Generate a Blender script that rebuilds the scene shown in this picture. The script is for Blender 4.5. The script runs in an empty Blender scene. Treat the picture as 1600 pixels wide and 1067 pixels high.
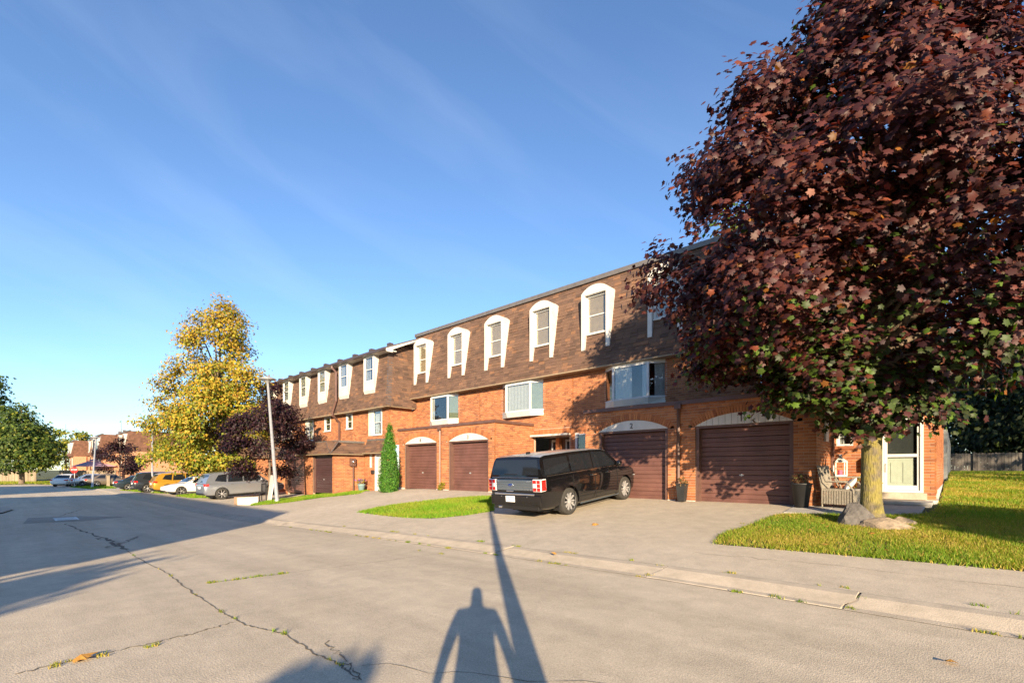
import bpy, bmesh, math, random
import numpy as np
from mathutils import Vector, Matrix
random.seed(7); RNG = np.random.default_rng(7)
scene = bpy.context.scene
COL = scene.collection
R = math.radians

# ------------------------------------------------------------------ camera, sky, sun, exposure
# world frame: x along the terrace (to the viewer's right), y towards the terrace, z up; the photographer stands at the origin
CAM_H = 1.6
cd = bpy.data.cameras.new('camera'); cam = bpy.data.objects.new('camera', cd); COL.objects.link(cam)
cam.location = (0, 0, CAM_H)
cam.rotation_euler = (R(90), 0, math.atan2(.6815, .7318))
cd.sensor_width = 36; cd.lens = 745/1600*36; cd.shift_y = 199.5/1600
cd.clip_start = .05; cd.clip_end = 3000
scene.camera = cam

SUN_EL = 14.8
SUN_AZ = math.degrees(math.atan2(.7335, -.6797))      # compass style: from +y towards +x
w = bpy.data.worlds.new('World'); scene.world = w; w.use_nodes = True
nt = w.node_tree; nt.nodes.clear()
wo = nt.nodes.new('ShaderNodeOutputWorld'); bg = nt.nodes.new('ShaderNodeBackground')
sky = nt.nodes.new('ShaderNodeTexSky'); sky.sky_type = 'NISHITA'; sky.sun_disc = False
sky.sun_elevation = R(SUN_EL); sky.sun_rotation = R(SUN_AZ); sky.altitude = 100
sky.air_density = 1.0; sky.dust_density = .2; sky.ozone_density = 4.0
bg.inputs['Strength'].default_value = .102
# faint cirrus streaks over the whole sky
tc = nt.nodes.new('ShaderNodeTexCoord'); mp = nt.nodes.new('ShaderNodeCombineXYZ')
for k_, (ax_, sc_) in enumerate((((.66, .62, -.42), .55), ((.31, .29, .905), 4.6), ((-.68, .73, 0), 1.6))):      # streaks drift one way across the sky
    dn = nt.nodes.new('ShaderNodeVectorMath'); dn.operation = 'DOT_PRODUCT'; dn.inputs[1].default_value = [c_*sc_ for c_ in ax_]
    nt.links.new(tc.outputs['Generated'], dn.inputs[0]); nt.links.new(dn.outputs['Value'], mp.inputs[k_])
nz = nt.nodes.new('ShaderNodeTexNoise'); nz.inputs['Scale'].default_value = 1.5; nz.inputs['Detail'].default_value = 7
nz.inputs['Roughness'].default_value = .5; nz.inputs['Distortion'].default_value = .5
cr = nt.nodes.new('ShaderNodeValToRGB'); cr.color_ramp.elements[0].position = .50; cr.color_ramp.elements[1].position = .80
cr.color_ramp.elements[1].color = (.105, .105, .105, 1)
hsv = nt.nodes.new('ShaderNodeHueSaturation'); hsv.inputs['Saturation'].default_value = 1.0; hsv.inputs['Hue'].default_value = .503
mx = nt.nodes.new('ShaderNodeMixRGB'); mx.inputs['Color2'].default_value = (4.4, 5.0, 5.8, 1)
for a, b in ((mp.outputs['Vector'], nz.inputs['Vector']), (nz.outputs['Fac'], cr.inputs['Fac']),
             (cr.outputs['Color'], mx.inputs['Fac']), (sky.outputs['Color'], hsv.inputs['Color']), (hsv.outputs['Color'], mx.inputs['Color1']), (mx.outputs['Color'], bg.inputs['Color']),
             (bg.outputs['Background'], wo.inputs['Surface'])):
    nt.links.new(a, b)

sl = bpy.data.lights.new('sun', 'SUN'); sl.energy = 5.0; sl.angle = R(.5); sl.color = (1, .79, .53)
sun = bpy.data.objects.new('sun', sl); COL.objects.link(sun)
sd = Vector((.7335*math.cos(R(SUN_EL)), -.6797*math.cos(R(SUN_EL)), math.sin(R(SUN_EL))))
sun.rotation_euler = sd.to_track_quat('Z', 'Y').to_euler()
vs = scene.view_settings; vs.view_transform = 'Standard'; vs.look = 'None'; vs.gamma = 1; vs.use_curve_mapping = False
vs.exposure = 1.38
scene.render.engine = 'CYCLES'
scene.cycles.max_bounces = 6; scene.cycles.transparent_max_bounces = 12
try:
    scene.cycles.use_denoising = True; scene.cycles.denoiser = 'OPENIMAGEDENOISE'
except Exception: pass

# ------------------------------------------------------------------ helpers
def tag(o, label=None, cat=None, group=None, kind=None):
    if label: o['label'] = label
    if cat: o['category'] = cat
    if group: o['group'] = group
    if kind: o['kind'] = kind
    return o
def empty(name, loc=(0, 0, 0), rz=0, label=None, cat=None, group=None, kind=None, parent=None):
    o = bpy.data.objects.new(name, None); COL.objects.link(o); o.location = loc; o.rotation_euler = (0, 0, rz)
    o.empty_display_size = .2; o.parent = parent
    return tag(o, label, cat, group, kind)
def linkobj(name, me, parent=None, loc=None, mat=None):
    o = bpy.data.objects.new(name, me); COL.objects.link(o)
    if parent is not None: o.parent = parent
    if loc is not None: o.location = loc
    if mat is not None and not me.materials: me.materials.append(mat)
    return o
def copy_tree(o, parent=None):
    c = o.copy(); COL.objects.link(c); c.parent = parent
    for ch in list(o.children): copy_tree(ch, c)
    return c

class MB:
    """collects vertices and faces of one mesh"""
    def __init__(s, M=None): s.v = []; s.f = []; s.M = M
    def add(s, vs, fs):
        b = len(s.v)
        s.v.extend([tuple(s.M @ Vector(p)) for p in vs] if s.M is not None else vs)
        s.f.extend([tuple(i+b for i in f) for f in fs]); return s
    def box(s, x0, x1, y0, y1, z0, z1):
        return s.add([(x0,y0,z0),(x1,y0,z0),(x1,y1,z0),(x0,y1,z0),(x0,y0,z1),(x1,y0,z1),(x1,y1,z1),(x0,y1,z1)],
                     [(0,3,2,1),(4,5,6,7),(0,1,5,4),(1,2,6,5),(2,3,7,6),(3,0,4,7)])
    def prism(s, poly, axis, a0, a1):
        """poly: 2-D outline; axis 'y' -> poly is (x,z), 'x' -> (y,z), 'z' -> (x,y)"""
        def P(p, a):
            return {'y': (p[0], a, p[1]), 'x': (a, p[0], p[1]), 'z': (p[0], p[1], a)}[axis]
        n = len(poly); vs = [P(p, a0) for p in poly]+[P(p, a1) for p in poly]
        fs = [tuple(range(n)), tuple(range(2*n-1, n-1, -1))]+[(i, (i+1) % n+0, (i+1) % n+n, i+n) for i in range(n)]
        return s.add(vs, fs)
    def tube(s, pts, rad, n=8, cap=True):
        pts = [Vector(p) for p in pts]
        if not hasattr(rad, '__len__'): rad = [rad]*len(pts)
        rings = []; up = Vector((0, 0, 1)); prev = None
        for i, p in enumerate(pts):
            d = (pts[min(i+1, len(pts)-1)]-pts[max(i-1, 0)]).normalized()
            a = prev if prev is not None else (Vector((1, 0, 0)) if abs(d.z) > .9 else up)
            u = (a-d*a.dot(d)).normalized(); prev = u; v = d.cross(u)
            rings.append([tuple(p+(u*math.cos(2*math.pi*k/n)+v*math.sin(2*math.pi*k/n))*rad[i]) for k in range(n)])
        vs = [q for r in rings for q in r]; fs = []
        for i in range(len(pts)-1):
            for k in range(n): fs.append((i*n+k, i*n+(k+1) % n, (i+1)*n+(k+1) % n, (i+1)*n+k))
        if cap: fs += [tuple(range(n-1, -1, -1)), tuple(range((len(pts)-1)*n, len(pts)*n))]
        return s.add(vs, fs)
    def lathe(s, prof, c=(0, 0, 0), n=24, axis='z'):
        """prof: (radius, height) pairs about an axis through c"""
        vs = []; fs = []
        for r, h in prof:
            for k in range(n):
                a = 2*math.pi*k/n; p = (r*math.cos(a), r*math.sin(a), h)
                if axis == 'y': p = (p[0], h, p[1])
                if axis == 'x': p = (h, p[0], p[1])
                vs.append((p[0]+c[0], p[1]+c[1], p[2]+c[2]))
        m = len(prof)
        for i in range(m-1):
            for k in range(n): fs.append((i*n+k, i*n+(k+1) % n, (i+1)*n+(k+1) % n, (i+1)*n+k))
        return s.add(vs, fs)
    def mesh(s, name, smooth=False):
        me = bpy.data.meshes.new(name); me.from_pydata(s.v, [], s.f); me.update()
        bm = bmesh.new(); bm.from_mesh(me); bmesh.ops.recalc_face_normals(bm, faces=bm.faces); bm.to_mesh(me); bm.free()
        if smooth: me.shade_smooth()
        return me
    def build(s, name, mat, parent=None, smooth=False, bevel=0, kind=None, loc=None):
        o = linkobj(name, s.mesh(name, smooth), parent, loc, mat)
        if bevel:
            m = o.modifiers.new('bevel', 'BEVEL'); m.width = bevel; m.segments = 2; m.limit_method = 'ANGLE'
        if kind: o['kind'] = kind
        return o

def np_mesh(name, V, F, mat, parent=None, col=None, kind=None, smooth=False):
    """V (n,3), F (m,k) with equal face size; fast path for tens of thousands of faces"""
    me = bpy.data.meshes.new(name); n, (m, k) = len(V), F.shape
    me.vertices.add(n); me.vertices.foreach_set('co', np.ascontiguousarray(V, dtype=np.float32).ravel())
    me.loops.add(m*k); me.loops.foreach_set('vertex_index', np.ascontiguousarray(F, dtype=np.int32).ravel())
    me.polygons.add(m); me.polygons.foreach_set('loop_start', np.arange(0, m*k, k, dtype=np.int32))
    me.update(calc_edges=True); me.validate()
    if col is not None:
        at = me.color_attributes.new('tint', 'FLOAT_COLOR', 'POINT')
        c4 = np.ones((n, 4), dtype=np.float32); c4[:, :3] = col
        at.data.foreach_set('color', c4.ravel())
    if smooth: me.shade_smooth()
    o = linkobj(name, me, parent, None, mat)
    if kind: o['kind'] = kind
    return o

def text_mesh(txt, size, depth=.004):
    cu = bpy.data.curves.new('lettering', 'FONT'); cu.body = txt; cu.size = size; cu.extrude = depth
    cu.align_x = 'CENTER'; cu.align_y = 'CENTER'; cu.resolution_u = 3
    o = bpy.data.objects.new('lettering', cu); COL.objects.link(o)
    me = bpy.data.meshes.new_from_object(o.evaluated_get(bpy.context.evaluated_depsgraph_get()))
    bpy.data.objects.remove(o); bpy.data.curves.remove(cu); return me

# ------------------------------------------------------------------ materials
def new_mat(name):
    m = bpy.data.materials.new(name); m.use_nodes = True
    return m, m.node_tree, m.node_tree.nodes['Principled BSDF']
def N(t, kind, **kw):
    n = t.nodes.new(kind)
    for k, v in kw.items():
        if k in n.inputs: n.inputs[k].default_value = v
        else: setattr(n, k, v)
    return n
def mat(name, col, rough=.6, metal=0, spec=.5, var=.12, scale=6, bump=0, bscale=60, coat=0, detail=4):
    m, t, b = new_mat(name)
    b.inputs['Roughness'].default_value = rough; b.inputs['Metallic'].default_value = metal
    b.inputs['Specular IOR Level'].default_value = spec; b.inputs['Coat Weight'].default_value = coat
    b.inputs['Coat Roughness'].default_value = .04
    tc = N(t, 'ShaderNodeTexCoord')
    if var:
        n = N(t, 'ShaderNodeTexNoise', Scale=scale, Detail=detail); t.links.new(tc.outputs['Object'], n.inputs['Vector'])
        r = N(t, 'ShaderNodeValToRGB'); e = r.color_ramp.elements
        e[0].position = .3; e[1].position = .72
        e[0].color = (*[c*(1-var) for c in col], 1); e[1].color = (*[min(1, c*(1+var)) for c in col], 1)
        t.links.new(n.outputs['Fac'], r.inputs['Fac']); t.links.new(r.outputs['Color'], b.inputs['Base Color'])
    else: b.inputs['Base Color'].default_value = (*col, 1)
    if bump:
        n2 = N(t, 'ShaderNodeTexNoise', Scale=bscale, Detail=5); t.links.new(tc.outputs['Object'], n2.inputs['Vector'])
        bp = N(t, 'ShaderNodeBump', Strength=bump, Distance=.02); t.links.new(n2.outputs['Fac'], bp.inputs['Height'])
        t.links.new(bp.outputs['Normal'], b.inputs['Normal'])
    return m
def mat_pieces(name, stops, rough=.85, bump=.4, bscale=90, spec=.3):
    """each loose piece (brick, shingle, plank) takes its own colour from the ramp"""
    m, t, b = new_mat(name); b.inputs['Roughness'].default_value = rough; b.inputs['Specular IOR Level'].default_value = spec
    g = N(t, 'ShaderNodeNewGeometry'); oi = N(t, 'ShaderNodeObjectInfo')
    a = N(t, 'ShaderNodeMath', operation='ADD'); fr = N(t, 'ShaderNodeMath', operation='FRACT')
    t.links.new(g.outputs['Random Per Island'], a.inputs[0]); t.links.new(oi.outputs['Random'], a.inputs[1]); t.links.new(a.outputs[0], fr.inputs[0])
    r = N(t, 'ShaderNodeValToRGB'); cr = r.color_ramp; cr.interpolation = 'LINEAR'
    while len(cr.elements) < len(stops): cr.elements.new(.5)
    for e, (p, c) in zip(cr.elements, stops): e.position = p; e.color = (*c, 1)
    t.links.new(fr.outputs[0], r.inputs['Fac'])
    n = N(t, 'ShaderNodeTexNoise', Scale=1.3, Detail=6); t.links.new(g.outputs['Position'], n.inputs['Vector'])
    mr = N(t, 'ShaderNodeMapRange'); mr.inputs['From Min'].default_value = .3; mr.inputs['From Max'].default_value = .7
    mr.inputs['To Min'].default_value = .82; mr.inputs['To Max'].default_value = 1.12; t.links.new(n.outputs['Fac'], mr.inputs['Value'])
    mu = N(t, 'ShaderNodeVectorMath', operation='SCALE'); t.links.new(r.outputs['Color'], mu.inputs[0]); t.links.new(mr.outputs[0], mu.inputs['Scale'])
    t.links.new(mu.outputs[0], b.inputs['Base Color'])
    n2 = N(t, 'ShaderNodeTexNoise', Scale=bscale, Detail=4); t.links.new(g.outputs['Position'], n2.inputs['Vector'])
    bp = N(t, 'ShaderNodeBump', Strength=bump, Distance=.01); t.links.new(n2.outputs['Fac'], bp.inputs['Height']); t.links.new(bp.outputs['Normal'], b.inputs['Normal'])
    return m
def mat_leaf(name, rough=.45, trans=.25, spec=.5):
    m, t, b = new_mat(name); at = N(t, 'ShaderNodeAttribute', attribute_name='tint')
    t.links.new(at.outputs['Color'], b.inputs['Base Color']); b.inputs['Roughness'].default_value = rough; b.inputs['Specular IOR Level'].default_value = spec
    if trans:
        tr = N(t, 'ShaderNodeBsdfTranslucent'); hs = N(t, 'ShaderNodeHueSaturation', Saturation=1.25, Value=1.5)
        t.links.new(at.outputs['Color'], hs.inputs['Color']); t.links.new(hs.outputs['Color'], tr.inputs['Color'])
        ms = N(t, 'ShaderNodeMixShader'); ms.inputs[0].default_value = trans
        t.links.new(b.outputs[0], ms.inputs[1]); t.links.new(tr.outputs[0], ms.inputs[2]); t.links.new(ms.outputs[0], t.nodes['Material Output'].inputs['Surface'])
    return m
def mat_glass(name, tint=(.55, .62, .62), refl=.12):
    m, t, b = new_mat(name); t.nodes.remove(b)
    lw = N(t, 'ShaderNodeLayerWeight', Blend=.5); fr = N(t, 'ShaderNodeMath', operation='POWER'); fr.inputs[1].default_value = 3.5; t.links.new(lw.outputs['Facing'], fr.inputs[0]); gl = N(t, 'ShaderNodeBsdfGlossy', Roughness=.015); tr = N(t, 'ShaderNodeBsdfTransparent')
    tr.inputs['Color'].default_value = (*tint, 1); gl.inputs['Color'].default_value = (.95, .97, 1, 1)
    ad = N(t, 'ShaderNodeMath', operation='ADD', use_clamp=True); ad.inputs[1].default_value = refl; t.links.new(fr.outputs[0], ad.inputs[0])
    ms = N(t, 'ShaderNodeMixShader'); t.links.new(ad.outputs[0], ms.inputs[0]); t.links.new(tr.outputs[0], ms.inputs[1]); t.links.new(gl.outputs[0], ms.inputs[2])
    t.links.new(ms.outputs[0], t.nodes['Material Output'].inputs['Surface']); return m
def mat_paving(name, c0, c1, fine=.25, crackw=0, stain=.25, scale=1.0, lanes=False):
    """weathered asphalt / concrete: large blotches, fine aggregate, hairline crazing"""
    m, t, b = new_mat(name); b.inputs['Roughness'].default_value = .9; b.inputs['Specular IOR Level'].default_value = .25
    g = N(t, 'ShaderNodeNewGeometry')
    n1 = N(t, 'ShaderNodeTexNoise', Scale=.45*scale, Detail=8, Roughness=.62); n2 = N(t, 'ShaderNodeTexNoise', Scale=70, Detail=3, Roughness=.7)
    n3 = N(t, 'ShaderNodeTexVoronoi', Scale=75)
    n4 = N(t, 'ShaderNodeTexNoise', Scale=3.2, Detail=9, Roughness=.7)
    for n in (n1, n2, n3, n4): t.links.new(g.outputs['Position'], n.inputs['Vector'])
    r = N(t, 'ShaderNodeValToRGB'); e = r.color_ramp.elements; e[0].position = .3; e[1].position = .7; e[0].color = (*c0, 1); e[1].color = (*c1, 1)
    t.links.new(n1.outputs['Fac'], r.inputs['Fac'])
    def scaled(src, lo, hi, f0, f1):
        mr = N(t, 'ShaderNodeMapRange'); mr.inputs['From Min'].default_value = f0; mr.inputs['From Max'].default_value = f1
        mr.inputs['To Min'].default_value = lo; mr.inputs['To Max'].default_value = hi; t.links.new(src, mr.inputs['Value']); return mr.outputs[0]
    a = scaled(n2.outputs['Fac'], 1-fine, 1+fine, .3, .7); c = scaled(n4.outputs['Fac'], 1-stain, 1+stain*.5, .32, .62)
    d = scaled(n3.outputs['Distance'], .86, 1.05, .05, .4)
    p = N(t, 'ShaderNodeMath', operation='MULTIPLY'); t.links.new(a, p.inputs[0]); t.links.new(c, p.inputs[1])
    p2 = N(t, 'ShaderNodeMath', operation='MULTIPLY'); t.links.new(p.outputs[0], p2.inputs[0]); t.links.new(d, p2.inputs[1])
    last = p2.outputs[0]
    if lanes:                                                                # wear drawn out along the street
        mp_ = N(t, 'ShaderNodeMapping'); mp_.inputs['Scale'].default_value = (.07, 1.0, 1); n5 = N(t, 'ShaderNodeTexNoise', Scale=1.1, Detail=6, Roughness=.6)
        t.links.new(g.outputs['Position'], mp_.inputs['Vector']); t.links.new(mp_.outputs[0], n5.inputs['Vector'])
        k5 = scaled(n5.outputs['Fac'], .86, 1.07, .35, .65); p5 = N(t, 'ShaderNodeMath', operation='MULTIPLY'); t.links.new(last, p5.inputs[0]); t.links.new(k5, p5.inputs[1]); last = p5.outputs[0]
    if crackw:
        v = N(t, 'ShaderNodeTexVoronoi', Scale=.55, feature='DISTANCE_TO_EDGE'); wn = N(t, 'ShaderNodeTexNoise', Scale=2.2, Detail=5)
        vm = N(t, 'ShaderNodeVectorMath', operation='MULTIPLY_ADD'); vm.inputs[1].default_value = (.55, .55, .55)
        t.links.new(g.outputs['Position'], wn.inputs['Vector']); t.links.new(wn.outputs['Color'], vm.inputs[0]); t.links.new(g.outputs['Position'], vm.inputs[2])
        t.links.new(vm.outputs[0], v.inputs['Vector'])
        k = scaled(v.outputs['Distance'], .6, 1, 0, crackw)
        p3 = N(t, 'ShaderNodeMath', operation='MULTIPLY'); t.links.new(last, p3.inputs[0]); t.links.new(k, p3.inputs[1]); last = p3.outputs[0]
    mu = N(t, 'ShaderNodeVectorMath', operation='SCALE'); t.links.new(r.outputs['Color'], mu.inputs[0]); t.links.new(last, mu.inputs['Scale'])
    t.links.new(mu.outputs[0], b.inputs['Base Color'])
    bp = N(t, 'ShaderNodeBump', Strength=.35, Distance=.006); t.links.new(n3.outputs['Distance'], bp.inputs['Height']); t.links.new(bp.outputs['Normal'], b.inputs['Normal'])
    return m

M = {}
M['brick'] = mat_pieces('brick', [(0, (.245, .088, .042)), (.3, (.335, .125, .052)), (.6, (.380, .146, .058)), (.85, (.44, .178, .075)), (1, (.285, .10, .047))])
M['mortar'] = mat('mortar', (.43, .32, .235), .95, var=.1, bump=.3)
M['shingle'] = mat_pieces('shingle', [(0, (.088, .056, .043)), (.2, (.118, .072, .053)), (.6, (.138, .083, .059)), (.88, (.156, .093, .064)), (.95, (.215, .112, .064)), (1, (.126, .076, .055))], .95, .7, 140)
M['white'] = mat('white_paint', (.56, .54, .50), .5, var=.10, scale=3)
M['cream'] = mat('cream_paint', (.62, .59, .50), .55, var=.08, scale=3)
M['vinyl'] = mat('white_vinyl', (.60, .60, .585), .35, var=.05)
M['brown_metal'] = mat('brown_metal', (.115, .062, .050), .42, var=.15, scale=4)
M['brown_door'] = mat('brown_garage_paint', (.125, .058, .048), .5, var=.22, scale=2, bump=.08, bscale=40)
M['brown_door_shaded'] = mat('shaded_brown_garage', (.055, .026, .028), .45, var=.14, scale=3)  # shadow of the small purple tree put into a darker door colour
M['soffit'] = mat('soffit', (.30, .23, .15), .7)
M['flashing'] = mat('roof_flashing', (.17, .155, .145), .45, .35, var=.15)
M['dark_gutter'] = mat('dark_gutter', (.06, .045, .045), .4, var=.1)
M['roof_dark'] = mat('roof_felt', (.09, .08, .085), .95, var=.2, bump=.4)
M['glass'] = mat_glass('window_glass', (.93, .95, .94), refl=.09)
M['storm_glass'] = mat_glass('storm_door_glass', (.90, .94, .91), .05)
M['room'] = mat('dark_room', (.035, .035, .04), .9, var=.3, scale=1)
M['curtain'] = mat('curtain', (.40, .41, .41), .9, var=.08, scale=9)
M['blind'] = mat('blind', (.22, .25, .17), .7, var=.05)
M['concrete'] = mat_paving('concrete', (.40, .345, .27), (.48, .415, .33), .10, 0, .18)
M['foundation'] = mat('foundation', (.50, .48, .45), .95, var=.2, bump=.5, bscale=30)
M['asphalt'] = mat_paving('road_asphalt', (.500, .425, .315), (.575, .492, .375), .22, 0, .12, 1.0, True)
M['apron'] = mat_paving('driveway_asphalt', (.445, .385, .300), (.515, .450, .358), .24, 0, .14)
M['patch'] = mat_paving('asphalt_patch', (.30, .265, .215), (.36, .32, .26), .25, .006, .2)
M['paver'] = mat('paver', (.42, .40, .37), .9, var=.15, bump=.4, bscale=35)
M['soil'] = mat('lawn_soil', (.075, .085, .022), 1, var=.35, scale=2.5, bump=.6, bscale=25)
M['crack'] = mat('crack', (.15, .13, .10), 1, var=.2)
M['grass'] = mat_leaf('grass', .6, .35, .3)
M['leaf'] = mat_leaf('leaf', .52, .32, .36)
M['leaf_matte'] = mat_leaf('leaf_matte', .6, .30, .35)
M['bark'] = mat('bark', (.16, .12, .085), .95, var=.4, scale=14, bump=1, bscale=28)
M['black'] = mat('black_plastic', (.018, .018, .02), .5, var=.15)
M['steel'] = mat('galvanised_pole', (.40, .41, .42), .45, .4, var=.12)
M['wood_fence'] = mat_pieces('fence_wood', [(0, (.20, .16, .11)), (.5, (.29, .235, .165)), (1, (.36, .29, .21))], .9, .4, 30)
M['wood_shaded'] = mat_pieces('shaded_fence_wood', [(0, (.085, .076, .07)), (.5, (.115, .104, .095)), (1, (.15, .135, .12))], .9, .4, 30)  # shade on the back fence put into its plank colours
# ------------------------------------------------------------------ the lie of the land
def interp(x, pts):
    if x <= pts[0][0]: return pts[0][1]
    for (a, va), (b, vb) in zip(pts, pts[1:]):
        if x <= b: return va+(vb-va)*(x-a)/(b-a)
    return pts[-1][1]
ROADZ = [(-200, -.55), (-45, -.50), (-24, -.47), (-21.5, -.44), (-16, -.29), (-11.5, -.15), (-7.5, -.05), (-3, .03), (2, .04), (60, .04)]
FLOORZ = [(-200, -.5), (-60, -.42), (-45, -.28), (-36, -.1), (-31, .06), (-28, .14), (-25.9, .28), (-23.3, .42), (-21, .58), (-19, .64), (0, .66), (60, .66)]
BACKY = [(0, 0), (13.9, 0), (16.5, .08), (20, .24), (30, .70), (60, .8)]
KERB0, KERB1 = 6.45, 7.05
def G(x, y):
    r = interp(x, ROADZ)
    if y <= KERB0: return r
    if y <= KERB1: return r+.085*(y-KERB0)/(KERB1-KERB0)
    fl = interp(x, FLOORZ); a = r+.085
    if y <= 13.9: return a+(fl-a)*(y-KERB1)/(13.9-KERB1)
    k = min(1, max(0, (x+1.2)/1.0)) if y > 14 else 0
    return fl+k*interp(y, BACKY)
CC, SS, FF = .7318, .6815, 745.
def px2g(px, py):
    """point of the photograph -> the spot on the ground it shows (used for outlines of lawns, kerbs, cracks)"""
    u = (px-800)/FF; wx, wy = u*CC-SS, u*SS+CC; z = 0
    for _ in range(25):
        t = FF*(CAM_H-z)/(py-733); z = .5*z+.5*G(wx*t, wy*t)
    return (wx*t, wy*t)

def clip_cell(poly, x0, x1, y0, y1):
    for ax, lim, keep_less in ((0, x0, False), (0, x1, True), (1, y0, False), (1, y1, True)):
        out = []
        for i, p in enumerate(poly):
            q = poly[(i+1) % len(poly)]
            pin = p[ax] <= lim if keep_less else p[ax] >= lim
            qin = q[ax] <= lim if keep_less else q[ax] >= lim
            if pin: out.append(p)
            if pin != qin:
                t = (lim-p[ax])/(q[ax]-p[ax]); out.append((p[0]+(q[0]-p[0])*t, p[1]+(q[1]-p[1])*t))
        poly = out
        if len(poly) < 3: return []
    return poly
def sheet(name, poly, mat_, dz, step=1.0, parent=None, kind='structure', fn=None):
    """a sheet cut to an outline and draped over the ground"""
    fn = fn or G
    xs = [p[0] for p in poly]; ys = [p[1] for p in poly]
    gx = np.arange(math.floor(min(xs)/step)*step, max(xs)+step, step); gy = np.arange(math.floor(min(ys)/step)*step, max(ys)+step, step)
    gy = sorted(set(list(gy)+[y for y in (KERB0, KERB1, 13.9, 14.0) if min(ys) < y < max(ys)]))
    b = MB()
    for i in range(len(gx)-1):
        for j in range(len(gy)-1):
            c = clip_cell(poly, gx[i], gx[i+1], gy[j], gy[j+1])
            if len(c) >= 3:
                b.add([(p[0], p[1], fn(p[0], p[1])+dz) for p in c], [tuple(range(len(c)))])
    me = bpy.data.meshes.new(name); me.from_pydata(b.v, [], b.f)
    bm = bmesh.new(); bm.from_mesh(me); bmesh.ops.remove_doubles(bm, verts=bm.verts, dist=.0005)
    for f in bm.faces:
        f.normal_update()
        if f.normal.z < 0: f.normal_flip()
    bm.to_mesh(me); bm.free(); me.shade_smooth()
    o = linkobj(name, me, parent, None, mat_)
    if kind: o['kind'] = kind
    return o

# one ground sheet to the horizon: finer near the street, coarse beyond
xs = list(np.arange(-110, 40.1, 1.0)); xs = [-1500, -700, -350, -200, -150]+xs+[60, 100, 200, 500, 1500]
ys = sorted(set([-1500, -500, -200, -100, -50]+list(np.arange(-24, 62.1, 1.0))+[KERB0, KERB1, 13.9, 80, 130, 250, 600, 1500]))
gv = [(x, y, G(x, y)-.035) for y in ys for x in xs]; nx = len(xs)
gf = [(j*nx+i, j*nx+i+1, (j+1)*nx+i+1, (j+1)*nx+i) for j in range(len(ys)-1) for i in range(nx-1)]
gme = bpy.data.meshes.new('ground'); gme.from_pydata(gv, [], gf); gme.shade_smooth()
tag(linkobj('ground', gme, None, None, M['soil']), kind='structure')

road = sheet('road', [(-96, -7.5), (-96, 3.2), (-84, KERB0), (30, KERB0), (30, -.9), (-30, -.9), (-33, .1), (-35.2, .45), (-37, .35), (-39, -.4), (-70, -1.2), (-84, -7.5)], M['asphalt'], 0, 1.0)
# the opposite driveways, behind the photographer
sheet('driveway', [(-29.9, -.9), (30, -.9), (30, -13.2), (-29.9, -13.2)], M['apron'], .003, 1.0)
sheet('pavement', [(-33, .1), (-35.2, .45), (-37, .35), (-39, -.4), (-39, -3), (-31, -3), (-30, -.9)], M['concrete'], .05, .5)

def ribbon(name, pts, wdt, mat_, dz, parent, seed=1, jag=.03, sub=14):
    """a crack: a thin uneven strip lying on the paving"""
    rg = random.Random(seed); P = []
    for a, b in zip(pts, pts[1:]):
        for k in range(sub): P.append((a[0]+(b[0]-a[0])*k/sub+rg.uniform(-jag, jag), a[1]+(b[1]-a[1])*k/sub+rg.uniform(-jag, jag)))
    P.append(pts[-1]); m = MB(); vs = []
    for i, p in enumerate(P):
        q0, q1 = P[max(0, i-1)], P[min(len(P)-1, i+1)]; d = Vector((q1[0]-q0[0], q1[1]-q0[1])).normalized(); n = (-d.y, d.x)
        h = wdt*rg.uniform(.25, 1.0)*.5
        for s_ in (-1, 1):
            x, y = p[0]+n[0]*h*s_, p[1]+n[1]*h*s_; vs.append((x, y, G(x, y)+dz))
    m.add(vs, [(2*i, 2*i+1, 2*i+3, 2*i+2) for i in range(len(P)-1)])
    return m.build(name, mat_, parent)
C1 = [px2g(*p) for p in ((196, 858), (215, 872), (262, 896), (300, 925), (345, 955), (385, 976), (445, 990), (490, 1020), (525, 1035), (565, 1062))]
ribbon('crack', C1, .024, M['crack'], .004, road, 3, .014)
ribbon('crack', [px2g(*p) for p in ((30, 1052), (110, 1032), (235, 1005), (300, 990), (365, 972))], .02, M['crack'], .004, road, 4, .03)
ribbon('crack', [px2g(*p) for p in ((325, 911), (450, 895), (600, 876), (695, 864))], .014, M['crack'], .004, road, 5, .03)
ribbon('crack', [px2g(*p) for p in ((100, 818), (150, 836), (200, 858))], .09, M['crack'], .004, road, 6, .09)
ribbon('crack', [px2g(*p) for p in ((150, 840), (178, 846), (196, 858))], .07, M['crack'], .0045, road, 16, .12)
ribbon('crack', [px2g(*p) for p in ((165, 856), (190, 848), (215, 838))], .05, M['crack'], .005, road, 17, .1)
ribbon('crack', [px2g(*p) for p in ((95, 806), (120, 798), (128, 795))], .06, M['crack'], .004, road, 7, .05)
ribbon('crack', [px2g(*p) for p in ((510, 1003), (535, 1028), (560, 1062))], .02, M['crack'], .0055, road, 8, .04)
ribbon('crack', [(-3.5, 2.0), (-1.2, 3.4), (.6, 3.9)], .010, M['crack'], .004, road, 9, .06)
ribbon('seam', [(-75, 6.40), (-20, 6.40), (6, 6.41)], .022, M['crack'], .004, road, 12, .010, 260)
PATCH = [px2g(*p) for p in ((36, 818), (44, 809), (110, 806), (200, 807), (130, 814))]
sheet('asphalt_patch', PATCH, M['patch'], .004, 1.0, road, None)
gr = MB(); gx, gy = px2g(103, 810.5)
for k in range(7): gr.box(gx-.6+k*.2, gx-.47+k*.2, gy-.28, gy+.28, G(gx, gy)+.006, G(gx, gy)+.022)
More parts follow.
